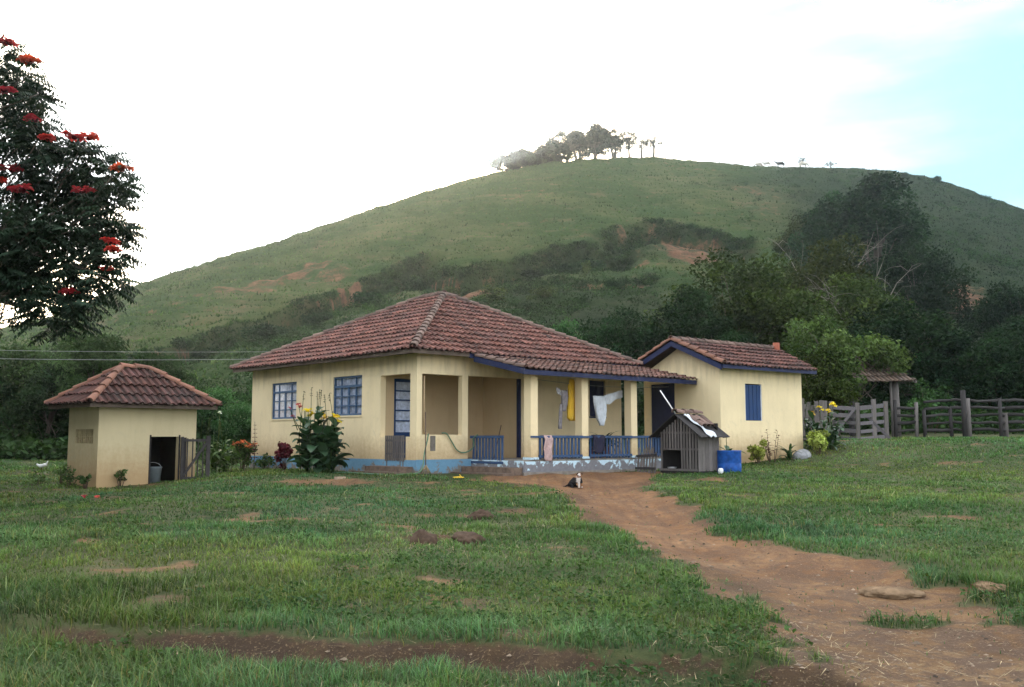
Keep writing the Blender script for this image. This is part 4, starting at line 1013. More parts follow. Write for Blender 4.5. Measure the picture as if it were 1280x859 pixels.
# ---------------------------------------------------------------- small hut
S0 = np.array([-9.44, 22.0, .5]); SR = rad(46)
hut = empty('tiled_hut', 'small cream hut with steep dark tile roof and open low doorway', 'hut', S0, SR)
b = MB(); wall(b, 'x', 0, .13, 0, 2.4, -.3, 1.86, [(1.26, 1.95, .02, 1.14)]); b.build('front_wall', M['wall2'], hut)
b = MB(); wall(b, 'y', 0, .13, .13, 1.7, -.3, 1.86, [(.28, 1.3, .98, 1.31)]); wall(b, 'y', 2.27, 2.4, .13, 1.7, -.3, 1.86); wall(b, 'x', 1.57, 1.7, .13, 2.27, -.3, 1.86); b.build('side_wall', M['wall2'], hut)
b = MB()
for i in range(9): b.box((.03, .28 + .114 * i, .981), (.09, .28 + .114 * i + .062, 1.309), random.uniform(.75, 1.05))
b.box((.031, .28, 1.13), (.08, 1.3, 1.155), .9); b.build('vent_block', simple('vent_cement', (.42, .345, .20), .95, .25), hut)
b = MB(); b.box((.14, .14, -.1), (2.26, 1.56, .03)); b.box((.1301, .1301, .1), (.15, 1.56, 1.8)); b.box((.15, 1.54, .1), (2.25, 1.56, 1.8)); b.box((2.25, .1301, .03), (2.269, 1.56, 1.8)); b.box((1.951, .131, .03), (2.249, .15, 1.8)); b.build('shade_lining', M['black'], hut)  # black lining paints the shade inside the hut
b = MB(); b.box((1.22, -.012, -.05), (1.26, .12, 1.18), .6); b.box((1.951, -.012, -.05), (1.99, .12, 1.18), .6); b.build('door_jamb', M['greydark'], hut)
hz0, hz1 = 1.89, 2.78; a, c, d_, e_ = (-.36, -.36, hz0), (2.76, -.36, hz0), (2.76, 2.06, hz0), (-.36, 2.06, hz0); r1, r2 = (.85, .85, hz1), (1.55, .85, hz1)
hp = [(a, c, r2, r1), (c, d_, r2), (d_, e_, r1, r2), (e_, a, r1)]
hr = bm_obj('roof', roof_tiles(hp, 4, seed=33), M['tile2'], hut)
b = MB(); [deckpoly(b, p, .035) for p in hp]; b.add([(-.34, -.34, hz0 - .05), (2.74, -.34, hz0 - .05), (2.74, 2.04, hz0 - .05), (-.34, 2.04, hz0 - .05)], [(0, 1, 2, 3)]); 
b.box((-.36, -.36, hz0 - .09), (2.76, -.335, hz0 - .005)); b.box((-.36, -.334, hz0 - .09), (-.335, 2.06, hz0 - .005)); b.build('soffit', M['deck'], hr)
b = MB(); [caps(b, p, q, .085, .40, lite=1.1) for p, q in ((a, r1), (c, r2), (e_, r1), (d_, r2), (r1, r2))]; b.build('ridge_cap', M['cap'], hr)
b = MB(); b.bar((0, 0, .06), (0, 0, 1.14), .06, .05); b.bar((.62, 0, .02), (.62, 0, 1.16), .09, .05)
for i in range(4): b.bar((.12 + .125 * i, -.01, .1), (.12 + .125 * i, -.01, 1.1), .045, .02, random.uniform(.8, 1.2), (1, 0, 0))
b.bar((0, -.025, .14), (.62, -.025, .14), .03, .06); b.bar((0, -.025, 1.05), (.62, -.025, 1.05), .03, .06); b.bar((.03, -.04, .2), (.58, -.04, 1.0), .02, .06)
b.box((-.02, .01, .03), (.10, .03, 1.12), .7)
gt = b.build('door_leaf', M['greydark'], hut); gt.location = (2.02, -.06, 0); gt.rotation_euler = (0, 0, rad(-14))

# ---------------------------------------------------------------- shelter, gates and fences at the right
K0 = at(1085, 447, 38); sh_o = np.array([K0[0], K0[1], 1.5])
shelter = empty('tiled_shelter', 'open shelter with old tile roof on rough posts behind the cattle gate', 'shelter', sh_o, rad(9))
k1 = K0[2] - 1.5; Lr = -2.9
SHP = [(Lr, -1.6, k1 - 1.02), (1.05, -1.5, k1 - 1.0), (0, 0, k1), (Lr, 0, k1)]; SP2 = [(0, 1.5, k1 - 1.0), (Lr, 1.5, k1 - 1.0), (Lr, 0, k1), (0, 0, k1)]
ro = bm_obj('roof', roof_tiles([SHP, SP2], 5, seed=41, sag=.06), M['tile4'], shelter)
b = MB(); deckpoly(b, SHP, .04); deckpoly(b, SP2, .04); b.build('soffit', M['deck'], ro)
b = MB(); b.bar((1.1, -1.53, k1 - 1.06), (.06, .02, k1 - .02), .05, .10); b.bar((.06, 1.5, k1 - 1.06), (.06, .02, k1 - .02), .05, .1); b.build('barge_board', M['grey'], ro)
b = MB(); b.bar((Lr, -1.2, k1 - .93), (.55, -1.2, k1 - .93), .1, .1); b.bar((-.15, -1.2, k1 - .95), (-.15, 1.2, k1 - .95), .1, .1); b.build('beam', M['greydark'], shelter)
for x, y, r, m in ((.25, -1.15, .05, 'grey'), (.55, -.9, .17, 'grey'), (-1.4, -1.15, .10, 'greydark'), (-2.7, -1.15, .10, 'grey'), (-.2, 1.15, .1, 'greydark'), (-2.7, 1.15, .1, 'greydark')):
    b = MB(); b.tube([(x, y, -.6), (x + .02, y, .8), (x - .02, y, k1 - .98)], [r * 1.1, r, r * .95], 9); b.build('post', M[m], shelter)

def fence_panel(root, p, q, zs, h=.13, mat='greyx', rng=random, z_of=None):
    for z in zs:
        b = MB(); n = 3; pp = Vector(p); qq = Vector(q)
        b.bar(pp + Vector((0, 0, z + rng.uniform(-.02, .02))), qq + Vector((0, 0, z + rng.uniform(-.03, .03))), .03, h * rng.uniform(.85, 1.1), rng.uniform(.8, 1.2)); b.build('rail', M[mat], root)
g0 = at(1040, 552, 33.2); g1 = at(1073, 555, 32.4); g2 = at(1093, 552, 33); g3 = at(1108, 551, 33.4)
gate = empty('cattle_gate', 'grey five-rail cattle gate with diagonal brace beside the annex', 'gate', g0)
L = lambda w: Vector((w[0] - g0[0], w[1] - g0[1], w[2] - g0[2]))
fence_panel(gate, L(g0), L(g1), (.14, .42, .68, .92, 1.18))
b = MB(); b.bar(L(g0) + Vector((0, -.06, .15)), L(g1) + Vector((-.08, -.06, 1.2)), .03, .10, 1.2); b.build('brace', M['greyx'], gate)
for w, t in ((g0, 1.), (g1, 1.1)):
    b = MB(); b.bar(L(w) + Vector((0, -.02, -.35)), L(w) + Vector((0, -.02, 1.38)), .11, .10, t); b.build('post', M['grey'], gate)
pf = empty('board_fence', 'short grey board fence between the cattle gate and the dark hedge', 'fence', g1)
L2 = lambda w: Vector((w[0] - g1[0], w[1] - g1[1], w[2] - g1[2]))
fence_panel(pf, L2(g1) + Vector((.1, .05, 0)), L2(g3), (.16, .42, .68, .92, 1.2))
for w, t, hh in ((g2, 1.25, 1.45), (g3, 1., 1.36)):
    b = MB(); b.bar(L2(w) + Vector((0, -.04, -.35)), L2(w) + Vector((0, -.04, hh)), .13, .11, t); b.build('post', M['grey'], pf)
b = MB(); b.bar(L2(g2) + Vector((-.35, -.09, .95)), L2(g2) + Vector((.5, -.09, .1)), .03, .09, .7); b.build('brace', M['greyx'], pf)
# plank fence beside the annex corner
p0 = at(1004, 560, 31.2); p1 = at(1032, 556, 32.2)
pk = empty('plank_fence', 'weathered upright plank fence in the gap right of the annex', 'fence', p0)
for i in range(7):
    u = i / 6; q = (p1 - p0) * u; b = MB(); hh = random.uniform(1.35, 1.65); b.bar((q[0], q[1], -.3), (q[0] + random.uniform(-.03, .03), q[1], hh), .13, .025, random.uniform(.7, 1.2), (0, 1, 0)); b.build('plank', M['grey'], pk)
b = MB(); q = p1 - p0; b.bar((0, .03, .55), (q[0], q[1] + .03, .55), .04, .09, .7); b.bar((0, .03, 1.2), (q[0], q[1] + .03, 1.2), .04, .09, .7); b.build('rail', M['greydark'], pk)
# corral fence far right
cf0 = at(1112, 549, 36.5)
cf = empty('corral_fence', 'dark split-rail corral fence running to the right edge', 'fence', cf0)
xs_ = [1120, 1146, 1157, 1190, 1207, 1212, 1252, 1258, 1300, 1350]; tp = [500, 503, 512, 510, 488, 498, 498, 516, 500, 500]
PW = []
for i, (x, ty) in enumerate(zip(xs_, tp)):
    w = at(x, 548, 36.5 + .25 * (i % 2)); z0 = gz(w[0], w[1]); w[2] = z0; PW.append(w)
    b = MB(); q = w - cf0; tz = at(x, ty, w[1])[2] - cf0[2]; r = .10 if x in (1207, 1212, 1258) else .075
    b.tube([(q[0], q[1], q[2] - .3), (q[0] + random.uniform(-.03, .03), q[1], tz)], [r, r * .9], 8, 1.2 if x in (1212, 1146) else .8); b.build('post', M['grey' if x in (1212, 1146, 1258) else 'greydark'], cf)
for i in range(len(PW) - 1):
    if PW[i + 1][0] - PW[i][0] < .3: continue
    for z in (.28, .56, .84, 1.12, 1.4):
        if i == 0 and z > 1.2: continue
        b = MB(); p, q = PW[i] - cf0, PW[i + 1] - cf0; n = 4
        b.tube([(p[0] + (q[0] - p[0]) * u, p[1] + .02 + (q[1] - p[1]) * u, p[2] + z + (q[2] - p[2]) * u + random.uniform(-.035, .035)) for u in (0, .33, .66, 1.)], .06 * random.uniform(.8, 1.2), 6, random.uniform(.6, 1.1)); b.build('rail', M['greydark'], cf)
# ================================================================ YARD THINGS
def skin(name, joints, edges, mat, parent=None, sub=2, colour=None, root=0, smooth=True):
    """one continuous body grown round a skeleton: joints = [(x, y, z, rx, ry)]"""
    me = bpy.data.meshes.new(name); me.from_pydata([j[:3] for j in joints], edges, []); o = bpy.data.objects.new(name, me); COL.objects.link(o)
    m = o.modifiers.new('skin', 'SKIN'); m.use_smooth_shade = True; sv = me.skin_vertices
    if not sv:
        bm = bmesh.new(); bm.from_mesh(me); bm.verts.layers.skin.verify(); bm.to_mesh(me); bm.free(); sv = me.skin_vertices
    for i, j in enumerate(joints): sv[0].data[i].radius = (j[3], j[4] if len(j) > 4 else j[3]); sv[0].data[i].use_root = i == root
    s = o.modifiers.new('sub', 'SUBSURF'); s.levels = s.render_levels = sub
    dg = bpy.context.evaluated_depsgraph_get(); dg.update(); ev = o.evaluated_get(dg); out = bpy.data.meshes.new_from_object(ev)
    bpy.data.objects.remove(o); out.name = name; out.materials.clear(); out.materials.append(mat)
    n = len(out.vertices); co = np.empty(n * 3, np.float32); out.vertices.foreach_get('co', co); co = co.reshape(-1, 3)
    c = np.ones((n, 4), np.float32)
    if colour is not None: c[:, :3] = colour(co)
    a = out.color_attributes.new('tint', 'FLOAT_COLOR', 'POINT'); a.data.foreach_set('color', c.ravel())
    out.polygons.foreach_set('use_smooth', np.full(len(out.polygons), smooth, bool)); out.update()
    return link(bpy.data.objects.new(name, out), parent)
M['fur'] = simple('short_fur', (1., 1., 1.), .85, .18, 60, .2, bump=.4)

# puppy on the track
d0 = ghit(719, 610)
dog = empty('puppy', 'small black and tan puppy sitting on the dirt track before the porch', 'dog', d0, rad(-24))
def pupcol(c):
    o = np.tile(np.array([.016, .015, .017]), (len(c), 1)); x, y, z = c.T
    tan = (z > .225) | ((x > .05) & (z < .1)); o[tan] = (.27, .13, .065)
    o[(x > .06) & (y < -.045) & (z < .225) & (z > .02) & (x < .16)] = (.55, .50, .47)
    o[(z > .235) & (y < -.065)] = (.62, .55, .52); o[(z > .285) & (np.abs(x - .115) < .013)] = (.55, .5, .45); o[(z > .30) & (y > .0)] = (.07, .04, .03)
    o[(x > .06) & (z < .035)] = (.5, .42, .36); return o
J = [(-.10, 0, .095, .085, .085), (-.02, 0, .155, .078, .08), (.07, -.01, .195, .068, .07), (.10, -.02, .245, .05, .05), (.115, -.03, .285, .058, .055), (.115, -.085, .270, .034, .03), (.115, -.115, .262, .026, .022),
     (.10, -.05, .13, .032, .032), (.105, -.055, .06, .022, .022), (.11, -.06, .015, .02, .02), (.115, -.085, .01, .02, .015),
     (.13, .03, .13, .032, .032), (.14, .03, .06, .022, .022), (.145, .025, .015, .02, .02), (.155, .0, .01, .02, .015),
     (-.10, -.06, .07, .055, .06), (-.02, -.085, .045, .03, .03), (-.06, -.1, .015, .022, .018), (.01, -.105, .012, .02, .014),
     (-.10, .06, .07, .055, .06), (-.02, .085, .045, .03, .03), (.02, .09, .014, .022, .016),
     (-.18, .02, .05, .02, .02), (-.24, .03, .025, .014, .014), (-.29, .01, .02, .008, .008)]
skin('body', J, [(0, 1), (1, 2), (2, 3), (3, 4), (4, 5), (5, 6), (2, 7), (7, 8), (8, 9), (9, 10), (2, 11), (11, 12), (12, 13), (13, 14), (0, 15), (15, 16), (16, 17), (17, 18), (0, 19), (19, 20), (20, 21), (0, 22), (22, 23), (23, 24)], M['fur'], dog, colour=pupcol, root=0)
for s in (-1, 1):
    b = MB(); b.add([(.115 + s * .03, -.02, .325), (.115 + s * .062, -.03, .318), (.115 + s * .075, -.055, .272), (.115 + s * .05, -.05, .285), (.115 + s * .05, -.012, .31)], [(0, 1, 2, 3), (0, 4, 2, 1), (0, 3, 2, 4)], (.05, .03, .025)); b.build('ear', M['fur'], dog)
    b = MB(); b.ball((.115 + s * .024, -.082, .298), .0075, 8, .01); b.build('eye', M['fur'], dog)
b = MB(); b.ball((.115, -.138, .268), (.012, .009, .009), 8, .01); b.build('nose', M['fur'], dog)

# cows on the crest
def cow(name, label, px, ds, col, rz, graze=True, k=1.0):
    p = crest(px, ds); r = empty(name, label, 'cow', p, rz, 'cows grazing on the crest', k)
    hd = ((1.25, 0, .62), (1.5, 0, .32)) if graze else ((1.25, 0, 1.55), (1.6, 0, 1.5))
    J = [(-.75, 0, 1.15, .33, .30), (-.2, 0, 1.08, .36, .36), (.45, 0, 1.10, .34, .32), (.85, 0, 1.12, .24, .22), (*hd[0], .15, .14), (*hd[1], .10, .09)]
    E_ = [(0, 1), (1, 2), (2, 3), (3, 4), (4, 5)]
    for bi, x in ((0, -.78), (2, .5)):
        for s in (-1, 1):
            n = len(J); kx = .06 if bi == 0 else -.02
            J += [(x, s * .2, .75, .15, .13), (x - kx * 2, s * .2, .42, .075, .075), (x + kx * .2, s * .2, .03, .06, .06)]; E_ += [(bi, n), (n, n + 1), (n + 1, n + 2)]
    n = len(J); J += [(-1.05, 0, 1.0, .05, .05), (-1.1, 0, .5, .04, .04)]; E_ += [(0, n), (n, n + 1)]
    skin('body', J, E_, M['fur'], r, 1, lambda c: np.tile(np.array(col), (len(c), 1)), root=1)
    b = MB(); q = Vector(hd[0])
    for s in (-1, 1): b.tube([q + Vector((0, s * .1, .08)), q + Vector((.02, s * .28, .16)), q + Vector((.1, s * .3, .3))], [.035, .025, .008], 6, .3)
    b.build('horn', M['fur'], r); return r
cow('cow', 'black cow standing on the hill crest left of a white one', 978, .0, (.03, .028, .026), rad(176), False, 1.05)
cow('cow', 'white cow grazing on the crest below a thin tree, right of the black one', 1007, .0, (.62, .58, .5), rad(5), True, 1.1)
cow('cow', 'pale cow furthest left on the hill crest', 951, .008, (.5, .46, .4), rad(190), True, 1.0)
cow('cow', 'pale grey cow on the crest next left of the black one', 961, .006, (.56, .54, .5), rad(170), False, 1.0)

# white bird on the lawn
w0 = ghit(53, 588)
bird = empty('white_hen', 'white hen with raised tail pecking on the lawn left of the hut', 'bird', w0, rad(176))
skin('body', [(-.12, 0, .22, .035, .02), (-.05, 0, .15, .07, .06), (.05, 0, .14, .075, .065), (.13, 0, .16, .04, .04), (.17, 0, .20, .028, .028), (.21, 0, .20, .012, .012), (-.16, 0, .30, .03, .014)], [(0, 1), (1, 2), (2, 3), (3, 4), (4, 5), (0, 6)], M['fur'], bird, 2, lambda c: np.tile(np.array([.8, .8, .8]), (len(c), 1)), 1)
for s in (-1, 1):
    b = MB(); b.tube([(.02, s * .03, .1), (.015, s * .03, .0)], .007, 5, .5); b.tube([(.015, s * .03, .005), (.06, s * .035, .003)], .006, 5, .5); b.build('leg', M['orange_clay'], bird)

# dog house
k0 = np.array([4.52, 23.5, 0]); k0[2] = gz(4.3, 23.9) + .05
kn = empty('dog_kennel', 'grey slatted dog kennel with a low plank roof', 'kennel', k0, HR, scale=(1, 1, .92))
b = MB(); y1 = 1.17
for i in range(13):
    y = .02 + i * .0885; top = 1.08 + .42 * (1 - abs((y + .03) - .585) / .585); lo = .58 if .47 < y + .03 < 1.07 else .02
    b.box((-.02, y, lo + random.uniform(0, .01)), (.0, y + .05, top - .05), random.uniform(.7, 1.2))
for z in (.575, 1.02): b.box((.001, .0, z), (.03, 1.17, z + .05), .7)
b.box((-.045, .0, .02), (-.021, 1.17, .08), .8); b.box((-.042, .44, .08), (-.021, .48, .6), .8); b.box((-.042, 1.07, .08), (-.021, 1.11, .6), .8); b.build('front_slats', M['grey'], kn)
b = MB()
for i in range(6): b.box((.005 + i * .14, -.022, .02), (.005 + i * .14 + .132, .0, 1.06 - random.uniform(0, .02)), random.uniform(.9, 1.25))
b.build('side_boards', M['grey'], kn)
b = MB(); b.box((.03, 1.15, .02), (.84, 1.17, 1.05), .8); b.box((.82, .0, .02), (.84, 1.149, 1.3), .8); b.box((.0, .0, -.05), (.84, 1.17, .02), .7); b.box((.79, .02, .03), (.81, 1.13, 1.2), .12); b.build('back_boards', M['greydark'], kn)
b = MB()
for s in (-1, 1):
    for i in range(4):
        x0 = -.16 + i * .29; e = .585 + s * .82; ze = 1.50 - .60
        b.add([(x0, .585, 1.53), (x0 + .285, .585, 1.53), (x0 + .285, e, ze + .02), (x0, e, ze), (x0, .585, 1.555), (x0 + .285, .585, 1.555), (x0 + .285, e, ze + .045), (x0, e, ze + .025)], [(0, 1, 2, 3), (7, 6, 5, 4), (0, 4, 5, 1), (1, 5, 6, 2), (2, 6, 7, 3), (3, 7, 4, 0)], random.uniform(.6, 1.1))
rf = b.build('roof', M['greydark'], kn)
b = MB(); caps(b, (-.1, .585, 1.54), (.9, .585, 1.54), .095, .33)
for i in range(3): caps(b, (.25 + i * .22, .05 + i * .04, 1.19), (.30 + i * .22, .45, 1.44), .08, .3)
b.build('loose_tile', M['capdark'], rf)
kz = k0[2]
def kw(x, y, z): return hw(x, y, z, k0, HR)
b = MB(); b.lathe([(.07, 0), (.115, .07), (.12, .085), (.105, .08), (.06, .012), (.0, .012)], 18, cap=False); tag(b.build('food_bowl', M['metal'], None, kw(.06, .84, .025)), 'dented metal bowl in the kennel doorway', 'bowl')
b = MB(); b.tube([(0, 0, 0), (-.1, .42, .62)], .016, 8); tag(b.build('white_pole', M['plastic_white'], None, kw(-.02, .62, 1.40), HR), 'thin white pole sticking up from the kennel roof', 'pole')
# white rag draped over the kennel roof
def sheet(name, fn, nu, nv, mat, label, cat, loc, rz=0, th=.012, parent=None):
    b = MB(); P = [[Vector(fn(i / nu, j / nv)) for j in range(nv + 1)] for i in range(nu + 1)]; vs = []; 
    for sgn in (0, 1):
        for i in range(nu + 1):
            for j in range(nv + 1):
                du = P[min(i + 1, nu)][j] - P[max(i - 1, 0)][j]; dv = P[i][min(j + 1, nv)] - P[i][max(j - 1, 0)]; n = du.cross(dv); n = n.normalized() if n.length > 1e-9 else Vector((0, 0, 1))
                vs.append(P[i][j] + n * th * sgn)
    k = (nu + 1) * (nv + 1); w = nv + 1; fs = []
    for i in range(nu):
        for j in range(nv): a = i * w + j; fs += [(a, a + 1, a + w + 1, a + w), (k + a + w, k + a + w + 1, k + a + 1, k + a)]
    for i in range(nu): a = i * w; fs += [(a, a + w, k + a + w, k + a), (a + nv, k + a + nv, k + a + w + nv, a + w + nv)]
    for j in range(nv): a = j; fs += [(a, k + a, k + a + 1, a + 1), (nu * w + a, nu * w + a + 1, k + nu * w + a + 1, k + nu * w + a)]
    b.add(vs, fs, 1.0, True); o = b.build(name, mat, parent, loc, rz); return tag(o, label, cat) if label else o
def ragf(u, v):
    y = .46 - .76 * u; x = .16 + .10 * u + (v - .5) * (.19 + .06 * math.sin(u * 9)); z = 1.41 - .676 * (.585 - max(y, -.235)) + .065 + .022 * math.sin(u * 13 + v * 3) + .016 * math.sin(v * 9 + u * 5)
    if y < -.235: z -= ( -.235 - y) * 1.2 
    return (x, max(y, -.30), z)
sheet('white_rag', ragf, 26, 8, M['cloth_white'], 'crumpled white rag draped over the kennel roof edge', 'rag', k0, HR, .014)
# picket piece left of the kennel
b0 = kw(-.12, 1.22, 0); b0[2] = gz(b0[0], b0[1])
pkt = empty('picket_panel', 'broken grey picket panel leaning at the left of the kennel', 'fence', b0, HR + rad(6))
for i in range(7):
    b = MB(); y = .02 + i * .085; hh = .62 + random.uniform(-.12, .06); b.add([(0, y, .0), (0, y + .05, .0), (.08, y + .05, hh - .05), (.08, y + .025, hh), (.08, y, hh - .05), (.02, y, .0), (.02, y + .05, .0), (.1, y + .05, hh - .05), (.1, y + .025, hh), (.1, y, hh - .05)], [(0, 1, 2, 3, 4), (9, 8, 7, 6, 5), (0, 5, 6, 1), (1, 6, 7, 2), (2, 7, 8, 3), (3, 8, 9, 4), (4, 9, 5, 0)], random.uniform(.7, 1.2)); b.build('picket', M['grey'], pkt)
b = MB(); b.bar((.0, .0, .12), (.0, .62, .12), .02, .06, .8); b.bar((.045, .0, .46), (.045, .62, .42), .02, .06, .8); b.build('rail', M['greydark'], pkt)
# blue tub with a plant in it
t0 = ghit(912, 591); t0 = t0 + np.array([.05, .3, 0]); t0[2] = gz(t0[0], t0[1])
tub = empty('blue_tub', 'cut down blue plastic drum used as a planter beside the kennel', 'tub', t0)
b = MB(); b.lathe([(.29, -.03), (.305, .0), (.31, .2), (.302, .22), (.31, .24), (.31, .50), (.32, .53), (.31, .535), (.295, .52), (.29, .46), (.0, .46)], 28, cap=False); b.build('drum', M['barrel'], tub)
b = MB(); b.lathe([(.288, .465), (.1, .49), (.0, .485)], 20, cap=False); b.build('soil', M['clod'], tub)
def blade_leaf(mb, base, az, elev_, length, width, droop=.5, tint=1., fold=.25, n=7):
    """one broad leaf: curved, folded along its midrib"""
    p = Vector(base); dh = Vector((math.cos(az), math.sin(az), 0)); sd = Vector((-math.sin(az), math.cos(az), 0)); vs = []; el = elev_
    for i in range(n + 1):
        u = i / n; w = width * math.sin(math.pi * min(1, .08 + u * .92)) ** .75 * (1 if u < .99 else .1) / 2
        up = Vector((-math.sin(el) * dh.x, -math.sin(el) * dh.y, math.cos(el)))
        vs += [p - sd * w + up * w * fold, p, p + sd * w + up * w * fold]
        p = p + (dh * math.cos(el) + Vector((0, 0, math.sin(el)))) * length / n; el -= droop / n * 2
    fs = []
    for i in range(n): a = i * 3; fs += [(a, a + 1, a + 4, a + 3), (a + 1, a + 2, a + 5, a + 4)]
    mb.add(vs, fs, tint, True)
def flower(mb, c, r, n=6, tint=1., rng=random):
    for i in range(n): blade_leaf(mb, c, rng.uniform(0, 6.28), rng.uniform(.1, 1.2), r * rng.uniform(.8, 1.3), r * .7, .8, tint * rng.uniform(.8, 1.15), .3, 4)
pl = empty('tub_plant', 'broad leaved green plant growing in the blue tub', 'plant', t0 + np.array([0, 0, .47]))
b = MB()
for az, el, ln, w in ((2.9, .75, .55, .14), (.15, .35, .5, .13), (3.4, .4, .4, .12), (1.6, .9, .42, .12), (5.0, .8, .3, .1)): blade_leaf(b, (0, 0, 0), az, el, ln, w, .5, random.uniform(.8, 1.2))
b.build('leaf', M['leaf_canna'], pl)
b = MB(); b.tube([(-.03, 0, 0), (-.05, 0, .32), (-.02, 0, .42)], .008, 5); b.build('stem', M['leaf_mid'], pl)
b = MB(); flower(b, (-.02, 0, .42), .05, 5); b.build('bloom', M['leaf_orange'], pl)
c0 = ghit(901, 592); b = MB(); b.lathe([(.0, 0), (.05, .0), (.062, .03), (.066, .10), (.05, .13), (.03, .14), (.0, .14)], 16, cap=False); tag(b.build('white_jar', M['plastic_white'], None, c0 + np.array([0, 0, -.01])), 'small white plastic jar on the grass against the blue tub', 'jar')

# ---------------------------------------------------------------- garden plants
def canna(name, label, loc, n_stem, H, spread, leaf, blooms, seed, spikes=0, w=.24, cat='plant', group=None, rz=0):
    rng = random.Random(seed); r = empty(name, label, cat, loc, rz, group); lf = MB(); st = MB(); tops = []
    for i in range(n_stem):
        a = rng.uniform(0, 6.28); d = spread * math.sqrt(rng.random()); x, y = d * math.cos(a) * 1.25, d * math.sin(a); h = H * rng.uniform(.6, 1.0) * (1 - .15 * d / spread); lx, ly = x * 1.3 + rng.uniform(-.06, .06), y * 1.3
        st.tube([(x, y, -.1), ((x + lx) / 2, (y + ly) / 2, h * .5), (lx, ly, h)], [.017, .014, .008], 6, rng.uniform(.7, 1.1)); tops.append((lx, ly, h))
        for k in range(rng.randint(6, 9)):
            u = .08 + .85 * k / 8; p = (x + (lx - x) * u, y + (ly - y) * u, h * u); blade_leaf(lf, p, rng.uniform(0, 6.28), rng.uniform(.35, 1.2), rng.uniform(.36, .58) * (1.1 - .35 * u), w * rng.uniform(.75, 1.15) * (1.05 - .3 * u), rng.uniform(.3, .9), rng.uniform(.7, 1.3), rng.uniform(.1, .4))
    lf.build('leaf', M[leaf], r); st.build('stem', M['leaf_mid'], r)
    if spikes:
        sp = MB()
        for i in range(spikes):
            x, y, h = tops[i % len(tops)]; q = (x * .75 + rng.uniform(-.08, .08), y, H * rng.uniform(1.06, 1.2)); sp.tube([(x, y, h * .8), q], [.009, .006], 5, 1.2)
            for k in range(4): flower(sp, (q[0], q[1], q[2] - .06 * k), .05, 2, .9, rng)
        sp.build('flower_spike', M['leaf_olive'], r)
    for m, lst in blooms:
        for p, rr in lst:
            b = MB(); flower(b, p, rr, 12, 1., rng); flower(b, (p[0] + rr * .5, p[1], p[2] - rr * .6), rr * .8, 9, .95, rng); b.build('bloom', M[m], r)
            b2 = MB(); b2.tube([(p[0] * .7, p[1] * .7, H * .6), p], [.011, .007], 5); b2.build('flower_stalk', M['leaf_mid'], r)
    return r
cb = hw(-1.3, 2.45, 0); cb[2] = gz(cb[0], cb[1])
kx = cb[1] / 1206
def rel(px, py): q = at(px, py, cb[1]); return (q[0] - cb[0], 0.0, q[2] - cb[2])
canna('canna_clump', 'tall clump of broad leaved cannas with yellow blooms below the right side window', cb, 26, 1.80, .36, 'leaf_canna',
      [('petal_yellow', [(rel(385, 515), .16), (rel(402, 519), .16), (rel(418, 522), .17)]), ('petal_red', [(rel(373, 506), .09)]), ('petal_pink', [(rel(362, 510), .05), (rel(366, 520), .06)])], 4, 7, .36)
q = hw(-1.1, 4.5, 0); q[2] = gz(q[0], q[1])
def leafy(name, label, loc, w, h, n, per, size, leaf, seed, stems=8, bloom=None, cat='shrub', aspect=.6, flat=.9, rz=0):
    rng = np.random.default_rng(seed); r = empty(name, label, cat, loc, rz)
    d = rng.normal(0, 1, (n, 3)); d /= np.linalg.norm(d, axis=1)[:, None]; rr = rng.uniform(.2, .95, n)
    C = d * rr[:, None] * np.array([w / 2, w / 2, h / 2]) * .8 + np.array([0, 0, h * .52])
    v, f, t = clumps_mesh(C, np.full(n, w * .16), per, size, rng, flat, aspect, .3); v[:, 2] = np.maximum(v[:, 2], -.05)
    np_obj('foliage', v, [f], M[leaf], r, tint=t)
    b = MB()
    for i in range(stems): c = C[rng.integers(0, n)]; b.tube([(c[0] * .2, c[1] * .2, -.1), (c[0] * .6, c[1] * .6, c[2] * .55), tuple(c)], [.012, .009, .005], 5)
    b.build('stem', M['brownwood'], r)
    if bloom:
        v, f, t = clumps_mesh(C[C[:, 2] > np.median(C[:, 2])] + np.array([0, 0, w * .1]), np.full((C[:, 2] > np.median(C[:, 2])).sum(), w * .13), int(per * .8), size * .8, rng, .6); np_obj('bloom', v, [f], M[bloom], r, tint=t)
    return r
leafy('red_leaf_shrub', 'dark red leaved shrub left of the canna clump', q, .62, .98, 22, 60, .085, 'leaf_red', 61)
q = at(330, 590, 28.2); q[2] = gz(q[0], q[1]); leafy('low_weed_shrub', 'low straggly dark weed at the house corner by the blue plinth', q, .9, .45, 14, 26, .09, 'leaf_mid', 62)
q = at(303, 584, 28.8); q[2] = gz(q[0], q[1]); leafy('orange_shrub', 'shrub topped with orange red bloom at the far house corner', q, .95, .95, 22, 50, .085, 'leaf_mid', 63, bloom='leaf_orange')
q = at(268, 590, 27.5); q[2] = gz(q[0], q[1]); canna('spiky_plant', 'upright broad leaved plant with pale spikes just right of the hut', q, 9, 1.35, .32, 'leaf_mid', [('petal_white', [((.1, 0, 1.75), .06)])], 12, 6, .15)
q = at(285, 588, 28.2); q[2] = gz(q[0], q[1]); leafy('green_shrub', 'low green shrub between the spiky plant and the orange shrub', q, .9, .62, 16, 50, .08, 'leaf_mid', 65)
q = at(317, 588, 28.4); q[2] = gz(q[0], q[1]); st = empty('tall_stalk_plant', 'thin dark stalk with round leaf whorls at the house corner', 'plant', q)
b = MB(); b.tube([(0, 0, -.1), (.02, 0, .7), (0, 0, 1.42)], [.014, .011, .006], 6); b.build('stem', M['brownwood'], st); b = MB()
for k in range(9):
    for j in range(5): blade_leaf(b, (.01, 0, .35 + k * .12), j * 1.26 + k, .5, .16 - k * .012, .09 - k * .006, .8, random.uniform(.6, 1.1), .2, 4)
